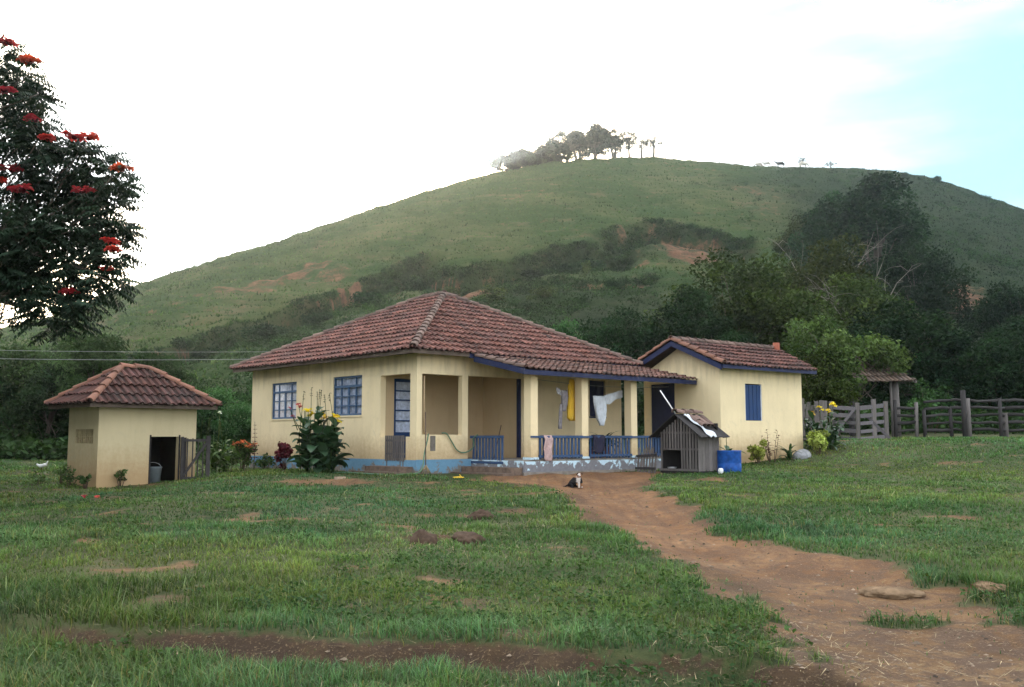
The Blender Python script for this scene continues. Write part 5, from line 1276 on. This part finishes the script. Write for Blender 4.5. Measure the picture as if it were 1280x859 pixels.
b.build('leaf', M['leaf_red'], st)
def awl(t, v): q = hw(t, v, 0, A0, AR); q[2] = gz(q[0], q[1]); return q
leafy('lime_shrub', 'yellow green leafy shrub against the annex wall, left one below the shutter', awl(.98, -.5), .68, .72, 20, 50, .095, 'leaf_lime', 71)
q = awl(1.65, -.45); st = empty('red_twig_plant', 'thin plant with red leaf tips between lime shrub and grey rock', 'plant', q); b = MB(); lf = MB(); rng_ = random.Random(4)
for k in range(9):
    x = rng_.uniform(-.3, .3); h = rng_.uniform(.5, .95); b.tube([(x * .3, 0, -.05), (x * .8, rng_.uniform(-.1, .1), h * .6), (x, rng_.uniform(-.1, .1), h)], [.009, .007, .004], 5)
    for j in range(9): u = .35 + .65 * j / 8; blade_leaf(lf, (x * u, 0, h * u), rng_.uniform(0, 6.28), .6, .11, .05, .5, rng_.uniform(.6, 1.2), .2, 4)
b.build('stem', M['brownwood'], st); lf.build('leaf', M['leaf_red'], st)
leafy('lime_shrub', 'yellow green leafy shrub past the right corner of the annex', awl(3.75, -.55), .95, .78, 24, 54, .10, 'leaf_lime', 72)
q = awl(2.45, -.4); canna('small_lily', 'small dark strappy plant at the wall left of the grey rock', q, 3, .42, .1, 'leaf_canna', [], 19, 0, .09)
rk = awl(2.95, -.5); b = MB(); b.ball((0, 0, .05), (.36, .22, .2), 16); b.v = [(x * (1 + .12 * math.sin(7 * y + 3 * x)), y, z + .03 * math.sin(9 * x + 5 * y)) for x, y, z in b.v]; tag(b.build('grey_rock', M['rock'], None, rk, AR), 'pale grey rock lying at the foot of the annex wall', 'rock')
q = at(1030, 574, 29.6); q[2] = gz(q[0], q[1]); k2 = q[1]
def rel2(px, py): p = at(px, py, k2); return (p[0] - q[0], 0, p[2] - q[2])
canna('lily_clump', 'dark green clump with pale yellow trumpet blooms near the cattle gate', q, 14, 1.25, .36, 'leaf_canna', [('petal_yellow', [(rel2(1014, 516), .10), (rel2(1025, 510), .11), (rel2(1035, 513), .10), (rel2(1041, 505), .12)])], 29, 3, .2)
# vines over the shelter
q = at(1036, 552, 34.7); leafy('creeper', 'dark creeper hanging over the front of the tiled shelter', (q[0], q[1] + .5, 1.45), 2.9, 3.7, 80, 90, .13, 'leaf_olive', 75, 14)
q = at(1117, 545, 37.4); leafy('creeper', 'leafy creeper tip on the right end of the shelter roof', (at(1120, 470, 37)[0], 37.2, at(1120, 484, 37.2)[2]), .9, .8, 14, 40, .12, 'leaf_light', 76, 4)
q = at(1165, 545, 39.5); q[2] = gz(q[0], q[1]); leafy('fence_shrub', 'bright green shrub poking above the corral fence', q, 2.2, 2.3, 30, 70, .16, 'leaf_left', 77)
# weeds round the hut
for i, (t, v, w, h, lab) in enumerate([(-.28, .75, .5, .42, 'low dry weed against the shaded side of the hut'), (-.25, 1.45, .6, .5, 'leafy weed at the left rear foot of the hut'), (-.2, .1, .35, .4, 'small weed at the near corner of the hut'), (.5, -.15, .4, .5, 'thin weed under the front wall of the hut'), (-.9, 1.2, .8, .4, 'pale leafy weed on the lawn left of the hut')]):
    q = hw(t, v, 0, S0, SR); q[2] = gz(q[0], q[1]); o = leafy('hut_weed', lab, q, w, h, 9, 16, .07, 'leaf_mid', 80 + i, 7, cat='weed'); o['group'] = 'weeds around the hut'

# ---------------------------------------------------------------- porch laundry and small things
def hung(name, rows, mat, label, cat, loc, rz=HR, n=28, th=1.):
    """hanging garment: rows of (x centre, z, half width, thickness) joined into one folded tube"""
    b = MB(); vs = []; m = len(rows); R_ = []
    for i in range(m - 1):
        for k in range(4): u = k / 4; R_.append([rows[i][j] * (1 - u) + rows[i + 1][j] * u for j in range(4)])
    R_.append(rows[-1])
    for i, (x, z, w, t) in enumerate(R_):
        for k in range(n):
            a = 2 * math.pi * k / n; f = .028 * math.sin(k * 1.35 + i * .22 + x * 9) * min(1, i / 3); vs.append((x + w * math.cos(a), t * th * math.sin(a) + f, z + .006 * math.sin(k * 1.3 + i)))
    m = len(R_); fs = [(i * n + k, i * n + (k + 1) % n, (i + 1) * n + (k + 1) % n, (i + 1) * n + k) for i in range(m - 1) for k in range(n)] + [tuple(range(n))[::-1], tuple(range((m - 1) * n, m * n))]
    b.add(vs, fs, 1., True); return tag(b.build(name, mat, None, loc, rz), label, cat, None)
def on_front(px, py, v):
    """point on the plane y=v of the house frame seen in this direction"""
    d = ray(px, py); nV = np.array([-math.sin(HR), math.cos(HR), 0]); U = np.array([math.cos(HR), math.sin(HR), 0]); c = np.array([0, 0, EYE]); k = ((H0 - c) @ nV + v) / (d @ nV); q = c + d * k; return q
VL = -1.55
def rows_px(org, lst): 
    U = np.array([math.cos(HR), math.sin(HR), 0]); out = []
    for xl, xr, y, t in lst:
        a = on_front(xl, y, VL); c = on_front(xr, y, VL); out.append((((a + c) / 2 - org) @ U, a[2] - org[2], np.linalg.norm((c - a)[:2]) / 2, t))
    return out
o = on_front(714, 500, VL); hung('yellow_garment', rows_px(o, [(712, 717.5, 474, .03), (710.5, 718, 482, .05), (710.5, 719, 495, .06), (710, 720.5, 512, .07), (710, 721.5, 523, .07), (713, 719.5, 526, .05)]), M['cloth_yellow'], 'long yellow garment hanging between the first two porch pillars', 'garment', o)
o = on_front(752, 505, VL); hung('white_trousers', rows_px(o, [(741, 758, 495, .03), (742, 757, 503, .05), (744, 757.5, 512, .05), (746, 757, 522, .05), (749, 755, 529, .04), (750.5, 754, 532, .03)]), M['cloth_white'], 'white trousers hanging from the porch line before the dark window', 'trousers', o)
o = on_front(766, 494, VL)
def shirtf(u, v):
    a = on_front(755 + 23 * u, 494.5 - 7 * u, VL); c = on_front(757 + 21 * u, 504.5 - 9.5 * u * u + 1.5 * math.sin(u * 8), VL); p = a + (c - a) * v - o; p[1] -= .03 * math.sin(u * 11 + v * 2); return tuple(p)
sheet('white_shirt', shirtf, 20, 8, M['cloth_white'], 'white shirt stretched along the porch line right of the trousers', 'shirt', o, 0, .02)
o = on_front(699, 490, VL)
def printf(u, v):
    a = on_front(695 + 5 * u, 484 + 2 * u, VL); c = on_front(697 + 5.5 * u, 492 + 3 * u, VL); p = a + (c - a) * v - o; p[1] -= .02 * math.sin(u * 9 + v * 3); return tuple(p)
sheet('printed_cloth', printf, 8, 8, M['cloth_print'], 'small black and white printed cloth hung left of the yellow garment', 'cloth', o, 0, .015)
o = on_front(706, 500, VL); hung('grey_garment', rows_px(o, [(701, 709, 488, .03), (702, 709, 496, .04), (702.5, 708, 506, .04), (703, 706, 514, .03)]), M['cloth_grey'], 'grey garment hanging close beside the long yellow one', 'garment', o)
o = on_front(700.5, 520, VL); hung('dark_strap', rows_px(o, [(700, 702.5, 505, .015), (699, 702, 520, .015), (698.5, 701.5, 536, .015)]), M['cloth_grey'], 'thin dark strap dangling below the printed cloth', 'strap', o)
p_, q_ = hw(2.1, VL, 2.36), hw(7.8, VL, 2.33); b = MB(); b.tube([tuple(p_ + (q_ - p_) * u - np.array([0, 0, .10 * math.sin(math.pi * u)])) for u in np.linspace(0, 1, 14)], .006, 6); tag(b.build('washing_line', M['wire']), 'washing line strung under the porch roof', 'line')
o = hw(2.38, -2.0, .93)
def towf(u, v): s = v * .62; return (u * .27 - .03 * v + .02 * math.sin(v * 9), -.012 - .022 * math.sin(u * 7 + v * 2) - .01, -s if u > .12 or v < .6 else -s * .9) if v > .08 else (u * .27, .05 - v * .6, .008)
sheet('pink_towel', towf, 10, 14, M['cloth_pink'], 'faded pink towel hung over the railing next to the first pillar', 'towel', o, HR, .012)
o = hw(4.12, -2.0, .94)
def drkf(u, v): return (u * .46, -.02 - .025 * math.sin(u * 9 + v * 2), -.48 * v * (1 - .35 * abs(u - .45))) if v > .08 else (u * .46, .05 - v * .6, .01)
sheet('dark_garment', drkf, 12, 12, M['cloth_dark'], 'dark navy garment hung over the railing right of the second pillar', 'garment', o, HR, .014)
for t, w, h, lab in ((4.95, .75, .55, 'dark bushy potted fern behind the railing under the shirt'), (5.42, .42, .75, 'taller dark potted fern beside the third pillar')):
    o = hw(t, -1.2, .345); r = empty('potted_fern', lab, 'plant', o, 0, 'ferns on the porch'); b = MB(); b.lathe([(.0, 0), (.12, 0), (.16, .28), (.175, .3), (.15, .29), (.0, .26)], 16, cap=False); b.build('pot', M['orange_clay'], r)
    rng_ = random.Random(int(t * 10)); b = MB()
    for k in range(60): blade_leaf(b, (rng_.uniform(-.1, .1), rng_.uniform(-.1, .1), .28), rng_.uniform(0, 6.28), rng_.uniform(.5, 1.4), h * rng_.uniform(.6, 1.05), .07, rng_.uniform(.6, 1.4), rng_.uniform(.4, .8), .2, 6)
    b.build('frond', M['leaf_mid'], r)
# hose from the tap, broom handle, hoe
b = MB(); pts = [hw(.33, -.05, .97), hw(.24, -.12, .8), hw(.10, -.2, .5), hw(-.02, -.3, .2), hw(-.15, -.35, .06), hw(-.35, -.3, .03), hw(-.62, .1, .03), hw(-.85, .7, .03), hw(-.95, 1.5, .02), hw(-1.0, 2.2, .02)]
for p in pts[5:]: p[2] = gz(p[0], p[1]) + .02
def smoothpts(P, n=5):
    P = [np.array(p) for p in P]; P = [P[0]] + P + [P[-1]]; out = []
    for i in range(1, len(P) - 2):
        for k in range(n):
            t = k / n; out.append(.5 * (2 * P[i] + (P[i + 1] - P[i - 1]) * t + (2 * P[i - 1] - 5 * P[i] + 4 * P[i + 1] - P[i + 2]) * t * t + (3 * P[i] - P[i - 1] - 3 * P[i + 1] + P[i + 2]) * t ** 3))
    return out + [P[-1]]
b.tube(smoothpts(pts), .017, 8); tag(b.build('garden_hose', M['hose']), 'green garden hose running from the corner tap down along the ground', 'hose')
b = MB(); pts = [hw(.75, -.04, .99), hw(.9, -.05, .97), hw(1.05, -.06, .78), hw(1.2, -.07, .58), hw(1.4, -.07, .50), hw(1.62, -.08, .55), hw(1.74, -.1, .68), hw(1.68, -.14, .85), hw(1.70, -.30, .95)]
b.tube(smoothpts(pts), .017, 8); tag(b.build('garden_hose', M['hose']), 'green hose looping along the wall from the parapet to the railing', 'hose')
fo = hw(-.02, -.42, .0); fo[2] = gz(fo[0], fo[1]); top = hw(.24, -.04, 1.5); br = empty('broom', 'long handled broom leaning on the corner pillar', 'broom', fo)
b = MB(); b.tube([(top - fo) * .14, top - fo], .013, 7); b.build('handle', M['brownwood'], br); b = MB()
for k in range(40): x, y = random.uniform(-.14, .14), random.uniform(-.06, .06); b.tube([(top - fo) * .15, (x, y, .02)], [.012, .004], 4, random.uniform(.5, 1.1))
b.build('bristles', M['straw'], br)
fo = hw(2.2, -.35, .345); tp = hw(2.75, .0, 1.2); b = MB(); b.tube([fo * 0, tp - fo], .012, 7); tag(b.build('wooden_stick', M['brownwood'], None, fo), 'thin wooden stick leaning behind the blue side railing', 'stick')
q = ghit(573, 598); b = MB()
b.ball((0, 0, .02), (.14, .055, .022), 14); b.tube([(.06, -.05, .03), (.03, 0, .075), (.06, .05, .03)], .012, 6); tag(b.build('yellow_sandal', M['cloth_yellow'], None, q, .3), 'yellow sandal left on the ground below the porch step', 'sandal')
# bin in the hut
o = hw(1.55, .45, .03, S0, SR); bn = empty('pale_bucket', 'pale blue grey bucket standing inside the hut doorway', 'bucket', o); b = MB(); b.lathe([(.0, 0), (.16, 0), (.2, .36), (.212, .37), (.2, .385), (.185, .37), (.15, .03), (.0, .02)], 20, cap=False); b.build('pail', simple('pale_bucket_plastic', (.17, .20, .22), .5, .15), bn)
b = MB(); b.tube([(.2 * math.cos(a), -.03, .37 + .12 * math.sin(a)) for a in np.linspace(0, math.pi, 12)], .006, 6); b.build('handle', M['metal'], bn)
# fallen blossoms
for px, py, lab in ((105, 626, 'fallen orange red blossom on the lawn, left one of the pair'), (121, 626, 'larger fallen orange red blossom on the lawn, right one of the pair')):
    q = ghit(px, py); b = MB(); flower(b, (0, 0, .03), .075, 10); tag(b.build('fallen_blossom', M['petal_red'], None, q + np.array([0, 0, .04])), lab, 'flower', 'fallen blossoms')
# clods, slabs and stones
def lump(name, label, px, py, rx, ry, rz_, mat, seed, cat):
    q = ghit(px, py); rng = np.random.default_rng(seed); bm = bmesh.new(); bmesh.ops.create_icosphere(bm, subdivisions=4, radius=1)
    for v in bm.verts:
        p = np.array(v.co); n = 1 + .55 * float(fbm(np.array([p[0] * 1.6 + seed]), np.array([p[1] * 1.6 + p[2] * 1.3]), seed, 4)[0]) + .42 * float(fbm(np.array([p[0] * 6 + seed]), np.array([p[1] * 6 + p[2] * 5]), seed + 3, 3)[0]); v.co = (p[0] * n * rx, p[1] * n * ry, p[2] * n * rz_)
    lay = bm.verts.layers.float_color.new('tint')
    for v in bm.verts: v[lay] = (1, 1, 1, 1)
    o = bm_obj(name, bm, M[mat]); o.location = tuple(q); o.rotation_euler = (0, 0, seed); o.data.polygons.foreach_set('use_smooth', np.full(len(o.data.polygons), True)); return tag(o, label, cat)
lump('earth_clod', 'dark block of dug earth lying in the middle of the lawn', 530, 679, .24, .15, .15, 'clod', 2, 'clod')
lump('earth_clod', 'crumbled brown earth mound covered in dry grass right of the dark block', 585, 677, .36, .2, .12, 'clod', 5, 'clod')
lump('earth_clod', 'smaller dark earth clod higher up the lawn toward the porch', 601, 648, .26, .16, .12, 'clod', 7, 'clod')
lump('stone_slab', 'long pale sandy slab half sunk in the dirt at the right', 1118, 742, .30, .2, .055, 'clod2', 9, 'stone')
lump('stone_slab', 'smaller sandy stone at the grass edge right of the long slab', 1236, 735, .2, .14, .06, 'clod2', 11, 'stone')
q = ghit(425, 599); b = MB(); b.box((-.12, -.06, -.02), (.12, .06, .06)); b.jit(.008); tag(b.build('broken_brick', M['sand'], None, q, .4), 'pale broken brick lying at the foot of the canna clump', 'brick')
def pebbles():
    rng = np.random.default_rng(17); n = 7000; y = 5.3 * (22 / 5.3) ** rng.uniform(0, 1, n); x = rng.uniform(-.6, .62, n) * y; k = dirt_mask(x, y) > .55; x, y = x[k], y[k]; n = len(x)
    s = .006 + .02 * rng.uniform(0, 1, n) ** 2.5; s *= np.where(rng.uniform(0, 1, n) < .03, 1.8, 1); c = np.array([(1, 0, 0), (-1, 0, 0), (0, 1, 0), (0, -1, 0), (0, 0, 1), (0, 0, -1)], float)
    v = c[None] * (s[:, None, None] * np.array([1, .8, .55])) * rng.uniform(.7, 1.3, (n, 6, 1)); v += np.stack([x, y, ground_z(x, y)], 1)[:, None]
    f = np.array([(0, 2, 4), (2, 1, 4), (1, 3, 4), (3, 0, 4), (2, 0, 5), (1, 2, 5), (3, 1, 5), (0, 3, 5)]); F_ = (np.arange(n)[:, None, None] * 6 + f[None]).reshape(-1, 3)
    tag(np_obj('pebbles', v.reshape(-1, 3), [F_], M['sand'], tint=np.repeat(rng.uniform(.2, 1., n) ** 1.3, 6)), kind='stuff', label='small pebbles and crumbs of earth on the dirt track')
pebbles()
def straw():
    rng = np.random.default_rng(19); P = []
    for px, py, w, n in ((470, 600, .9, 380), (585, 672, .45, 420), (610, 690, .7, 260), (500, 606, .8, 260), (640, 660, .5, 160), (540, 690, .5, 160), (330, 800, 1.2, 200), (1000, 840, 1., 200), (700, 835, 1.2, 220), (1180, 800, 1.0, 260), (1080, 830, .9, 200)):
        q = ghit(px, py); P.append(np.stack([q[0] + rng.normal(0, w, n), q[1] + rng.normal(0, w * .45, n)], 1))
    P = np.concatenate(P); n = len(P); z = ground_z(P[:, 0], P[:, 1]) + rng.uniform(.01, .05, n); a = rng.uniform(0, 6.28, n); L_ = rng.uniform(.04, .16, n); d = np.stack([np.cos(a), np.sin(a), rng.uniform(-.25, .35, n)], 1); s = np.stack([-np.sin(a), np.cos(a), np.zeros(n)], 1) * rng.uniform(.002, .004, n)[:, None]
    c = np.stack([P[:, 0], P[:, 1], z], 1); v = np.stack([c - d * L_[:, None] / 2 - s, c + d * L_[:, None] / 2, c - d * L_[:, None] / 2 + s], 1).reshape(-1, 3)
    tag(np_obj('dry_straw', v, [np.arange(n)[:, None] * 3 + np.array([[0, 1, 2]])], M['straw'], tint=np.repeat(rng.uniform(.5, 1.5, n), 3)), kind='stuff', label='scattered dry straw on the lawn and in front of the house')
straw()
# power lines behind the hut and house
pl_, pr_ = np.array([-31., 33., 0]), np.array([-3.6, 37.5, 0]);
for i, (x, y) in enumerate(((pl_[0], pl_[1]), (pr_[0], pr_[1]))):
    r = empty('utility_pole', ('utility pole carrying the wires at the left of the yard', 'utility pole behind the farmhouse roof')[i], 'pole', (x, y, .5)); b = MB(); b.tube([(0, 0, -.5), (0, 0, 4.9)], [.12, .09], 10); b.build('post', M['greydark'], r); b = MB(); b.bar((-.1, -.5, 4.55), (.1, .5, 4.55), .08, .08); b.build('crossarm', M['greydark'], r)
for i, (z, dy, sg, lab) in enumerate(((5.02, .45, .28, 'upper of the two thin power lines crossing behind the hut roof'), (4.72, -.45, .36, 'lower and brighter of the two power lines crossing behind the hut roof'))):
    b = MB(); P = [(pl_[0] + (pr_[0] - pl_[0]) * u, pl_[1] + dy + (pr_[1] - pl_[1]) * u, z + .1 - .0 * u - sg * 4 * u * (1 - u)) for u in np.linspace(0, 1, 30)]; b.tube(P, .009 if i else .007, 5); tag(b.build('power_line', M['wire']), lab, 'wire', 'power lines behind the hut')

# ---------------------------------------------------------------- tulip tree hanging in from the left
def tulip_tree():
    rng = np.random.default_rng(23); base = np.array([-11.3, 14.6, 0]); base[2] = gz(-11.3, 14.6); root = empty('flame_tree', 'dark feathery leaved flame tree with red flower heads reaching in from the left', 'tree', base)
    lst = [(0, 75, 30), (28, 95, 24), (48, 120, 20), (8, 125, 40), (20, 165, 42), (52, 150, 16), (55, 185, 30), (85, 192, 28), (105, 190, 22), (128, 200, 24), (148, 222, 18), (28, 225, 45), (80, 240, 42), (118, 240, 36), (146, 258, 20), (5, 285, 50), (52, 288, 45), (100, 290, 42), (136, 290, 26), (150, 322, 16), (15, 330, 36), (68, 335, 40), (112, 335, 36), (140, 350, 20), (84, 375, 32), (112, 378, 24), (58, 388, 22), (72, 405, 14), (100, 408, 12), (-5, 335, 36), (2, 398, 12), (40, 355, 22), (158, 235, 10), (155, 275, 12), (155, 300, 10)]
    C = []; R = []
    for px, py, r in lst:
        for k in range(2):
            Y = 14.2 + rng.uniform(-1.3, 1.3); C.append(at(px - 6 + rng.normal(0, 4), py + rng.normal(0, 4), Y)); R.append(r * .80 * Y / 1206)
    for i in range(60):
        d = rng.normal(0, 1, 3); d /= np.linalg.norm(d); c = np.array([-11.4, 14.4, 5.6]) + d * np.array([3.0, 2.6, 2.3]) * rng.uniform(.5, 1)
        if c[0] / c[1] > -.535: continue
        C.append(c); R.append(rng.uniform(.35, .6))
    C = np.array(C); R = np.array(R)
    tb = MB(); fork = np.array([0, 0, 2.3]); limb(tb, (0, 0, -.3), fork, .30, .22, rng, .03, 6, 12); mains = []
    for q in ((2.2, -.2, 4.2), (3.2, .2, 3.4), (1.2, .6, 5.4), (-.8, .8, 5.6), (-1.6, -.6, 4.6), (1.5, -1.0, 3.4), (.4, -.8, 6.0)): mains += [(p, ) for p in limb(tb, fork, q, .13, .05, rng, .1, 7, 9)[2:]]
    MP = np.array([m[0] for m in mains])
    for c in C:
        l = c - base; j = np.argmin(np.linalg.norm(MP - l, axis=1) + np.maximum(0, MP[:, 2] - l[2])); limb(tb, MP[j], l, .034, .008, rng, .08, 5, 5)
    tb.build('trunk', M['bark'], root)
    per = np.maximum(14, (100 * (R / .45) ** 2)).astype(int); I = np.repeat(np.arange(len(C)), per); N = len(I)
    d = rng.normal(0, 1, (N, 3)); d /= np.linalg.norm(d, axis=1)[:, None]; B = C[I] - base + d * (R[I] * rng.uniform(.15, .95, N) ** .6)[:, None] * np.array([1, 1, .8])
    D = d.copy(); D[:, 2] = D[:, 2] * .35 + rng.uniform(-.15, .25, N); D /= np.linalg.norm(D, axis=1)[:, None]; SD = np.cross(D, [0, 0, 1.]); SD /= np.linalg.norm(SD, axis=1)[:, None]
    Ln = rng.uniform(.24, .38, N); V_, T_ = [], []; tn = rng.uniform(.5, 1.7, N)
    for k in range(6):
        u = .2 + .8 * k / 5
        for s in (-1, 1):
            P = B + D * (Ln * u)[:, None] + np.stack([np.zeros(N), np.zeros(N), -.22 * Ln * u * u], 1)
            ax = SD * s * .75 + D * .30 + np.stack([np.zeros(N), np.zeros(N), -rng.uniform(.35, .95, N)], 1); ax /= np.linalg.norm(ax, axis=1)[:, None]
            l = (.085 + .03 * math.sin(math.pi * u)) * rng.uniform(.85, 1.15, N); w = l * .40; sd = np.cross(ax, np.array([.2, .1, 1.])); sd /= np.linalg.norm(sd, axis=1)[:, None]
            V_.append(np.stack([P, P + ax * (l * .45)[:, None] + sd * (w / 2)[:, None], P + ax * l[:, None], P + ax * (l * .45)[:, None] - sd * (w / 2)[:, None]], 1)); T_.append(np.repeat((tn * rng.uniform(.8, 1.2, N))[:, None], 4, 1))
    ra, rb = B, B + D * Ln[:, None] + np.stack([np.zeros(N), np.zeros(N), -.22 * Ln], 1); sdw = SD * .003
    V_.append(np.stack([ra - sdw, ra + sdw, rb + sdw, rb - sdw], 1)); T_.append(np.ones((N, 4)) * .6)
    V_ = np.concatenate(V_).reshape(-1, 3); T_ = np.concatenate(T_).reshape(-1)
    np_obj('crown', V_, [np.arange(len(V_)).reshape(-1, 4)], M['leaf_tulip'], root, tint=T_)
    for px, py, w in ((12, 54, 14), (37, 77, 14), (5, 113, 12), (44, 150, 13), (60, 174, 9), (93, 172, 11), (112, 173, 12), (152, 211, 14), (15, 213, 13), (28, 238, 14), (103, 239, 13), (3, 228, 8), (138, 303, 9), (87, 366, 8), (133, 338, 6), (142, 313, 7)):
        Y = 13.0 + rng.uniform(-.3, .3); c = at(px, py, Y) - base; b = MB(); rr = w * .85 * Y / 1206; rg_ = random.Random(px)
        for k in range(13):
            p = (c[0] + rg_.uniform(-rr, rr), c[1] + rg_.uniform(-rr, rr) * .8, c[2] + rg_.uniform(-.3, .25) * rr)
            for j in range(5): blade_leaf(b, p, j * 1.26 + rg_.random(), rg_.uniform(.5, 1.2), .085, .055, .9, rg_.uniform(.6, 1.15), .4, 4)
        b.ball(tuple(c), (rr * .4, rr * .4, rr * .3), 8, .12); b.build('flower_head', M['petal_red'], root)
tulip_tree()

# ================================================================ CAMERA, SKY, SUN
cam = bpy.data.cameras.new('camera'); co = bpy.data.objects.new('camera', cam); COL.objects.link(co); S.camera = co
co.location = (0, 0, EYE); co.rotation_euler = (math.pi / 2 + PITCH, 0, 0); cam.sensor_width = 36; cam.lens = 36 * FOC / 1280; cam.clip_end = 6000; cam.clip_start = .1
SUN_AZ, SUN_EL = rad(-8.5), rad(12)
w = bpy.data.worlds.new('World'); S.world = w; w.use_nodes = True; nt = w.node_tree; nt.nodes.clear()
sky = nt.nodes.new('ShaderNodeTexSky'); sky.sky_type = 'NISHITA'; sky.sun_disc = False; sky.sun_elevation = SUN_EL; sky.sun_rotation = SUN_AZ; sky.air_density = 1.2; sky.dust_density = 3.0; sky.ozone_density = 1.5
bg = nt.nodes.new('ShaderNodeBackground'); out = nt.nodes.new('ShaderNodeOutputWorld'); bg.inputs[1].default_value = .15
tc = nt.nodes.new('ShaderNodeTexCoord'); mp = nt.nodes.new('ShaderNodeMapping'); mp.inputs['Scale'].default_value = (1.2, 1.2, 4.5); nz = nt.nodes.new('ShaderNodeTexNoise'); nz.inputs['Scale'].default_value = 2.2; nz.inputs['Detail'].default_value = 5
rp = nt.nodes.new('ShaderNodeValToRGB'); rp.color_ramp.elements[0].position = .30; rp.color_ramp.elements[1].position = .52
mx = nt.nodes.new('ShaderNodeMix'); mx.data_type = 'RGBA'; cl = nt.nodes.new('ShaderNodeRGB'); cl.outputs[0].default_value = (CLOUD[0], CLOUD[1], CLOUD[2], 1) if 'CLOUD' in globals() else (3.0, 3.05, 3.1, 1)
L_ = nt.links.new
L_(tc.outputs['Generated'], mp.inputs[0]); L_(mp.outputs[0], nz.inputs['Vector']); L_(nz.outputs['Fac'], rp.inputs[0]); L_(rp.outputs[0], mx.inputs[0]); L_(sky.outputs[0], mx.inputs[6]); L_(cl.outputs[0], mx.inputs[7]); 
# a clear blue-green opening in the cloud to the right of the hill
dp = nt.nodes.new('ShaderNodeVectorMath'); dp.operation = 'DOT_PRODUCT'; _d = Vector((.52, .86, .42)).normalized(); dp.inputs[1].default_value = _d
nz2 = nt.nodes.new('ShaderNodeTexNoise'); nz2.inputs['Scale'].default_value = 3.0; nz2.inputs['Detail'].default_value = 6; mp2 = nt.nodes.new('ShaderNodeMapping'); mp2.inputs['Scale'].default_value = (1, 1, 5); mp2.inputs['Rotation'].default_value = (.0, .12, 0)
ad = nt.nodes.new('ShaderNodeMath'); ad.operation = 'MULTIPLY_ADD'; ad.inputs[1].default_value = .20; mr = nt.nodes.new('ShaderNodeMapRange'); mr.inputs[1].default_value = 1.0; mr.inputs[2].default_value = 1.12; mr.interpolation_type = 'SMOOTHSTEP'
mx2 = nt.nodes.new('ShaderNodeMix'); mx2.data_type = 'RGBA'; mx2.inputs[7].default_value = (.60, 1.14, 1.36, 1)
L_(tc.outputs['Generated'], dp.inputs[0]); L_(tc.outputs['Generated'], mp2.inputs[0]); L_(mp2.outputs[0], nz2.inputs['Vector']); L_(nz2.outputs['Fac'], ad.inputs[0]); L_(dp.outputs['Value'], ad.inputs[2]); L_(ad.outputs[0], mr.inputs[0]); L_(mr.outputs[0], mx2.inputs[0]); L_(mx.outputs[2], mx2.inputs[6])
L_(mx2.outputs[2], bg.inputs[0]); L_(bg.outputs[0], out.inputs[0])
sl = bpy.data.lights.new('sun', 'SUN'); sl.energy = 2.0; sl.angle = rad(3); sl.color = (1, .965, .89); so_ = bpy.data.objects.new('sun', sl); COL.objects.link(so_)
sd = Vector((math.sin(SUN_AZ) * math.cos(SUN_EL), math.cos(SUN_AZ) * math.cos(SUN_EL), math.sin(SUN_EL))); so_.rotation_euler = sd.to_track_quat('Z', 'Y').to_euler(); so_.location = (0, 0, 60)
# morning haze filling the valley
hz_ = MB(); hz_.box((-420, -40, -3.9), (420, 1150, 125)); ho = hz_.build('haze', simple('unused', (1, 1, 1)))
hm = bpy.data.materials.new('valley_haze'); hm.use_nodes = True; hm.node_tree.nodes.clear(); ov = hm.node_tree.nodes.new('ShaderNodeOutputMaterial'); pv = hm.node_tree.nodes.new('ShaderNodeVolumePrincipled'); pv.inputs['Color'].default_value = (.84, .94, 1, 1); pv.inputs['Density'].default_value = .00042; pv.inputs['Anisotropy'].default_value = .85
hm.node_tree.links.new(pv.outputs[0], ov.inputs['Volume']); ho.data.materials.clear(); ho.data.materials.append(hm); tag(ho, kind='stuff', label='thin pale morning haze hanging over the valley')
vs_ = S.view_settings; vs_.view_transform = 'Standard'; vs_.look = 'None'; vs_.gamma = 1; vs_.use_curve_mapping = False; vs_.exposure = 2.42
S.cycles.volume_bounces = 0; S.cycles.use_denoising = True; S.cycles.max_bounces = 8; S.cycles.transparent_max_bounces = 12; S.cycles.use_adaptive_sampling = True; S.cycles.adaptive_threshold = .015
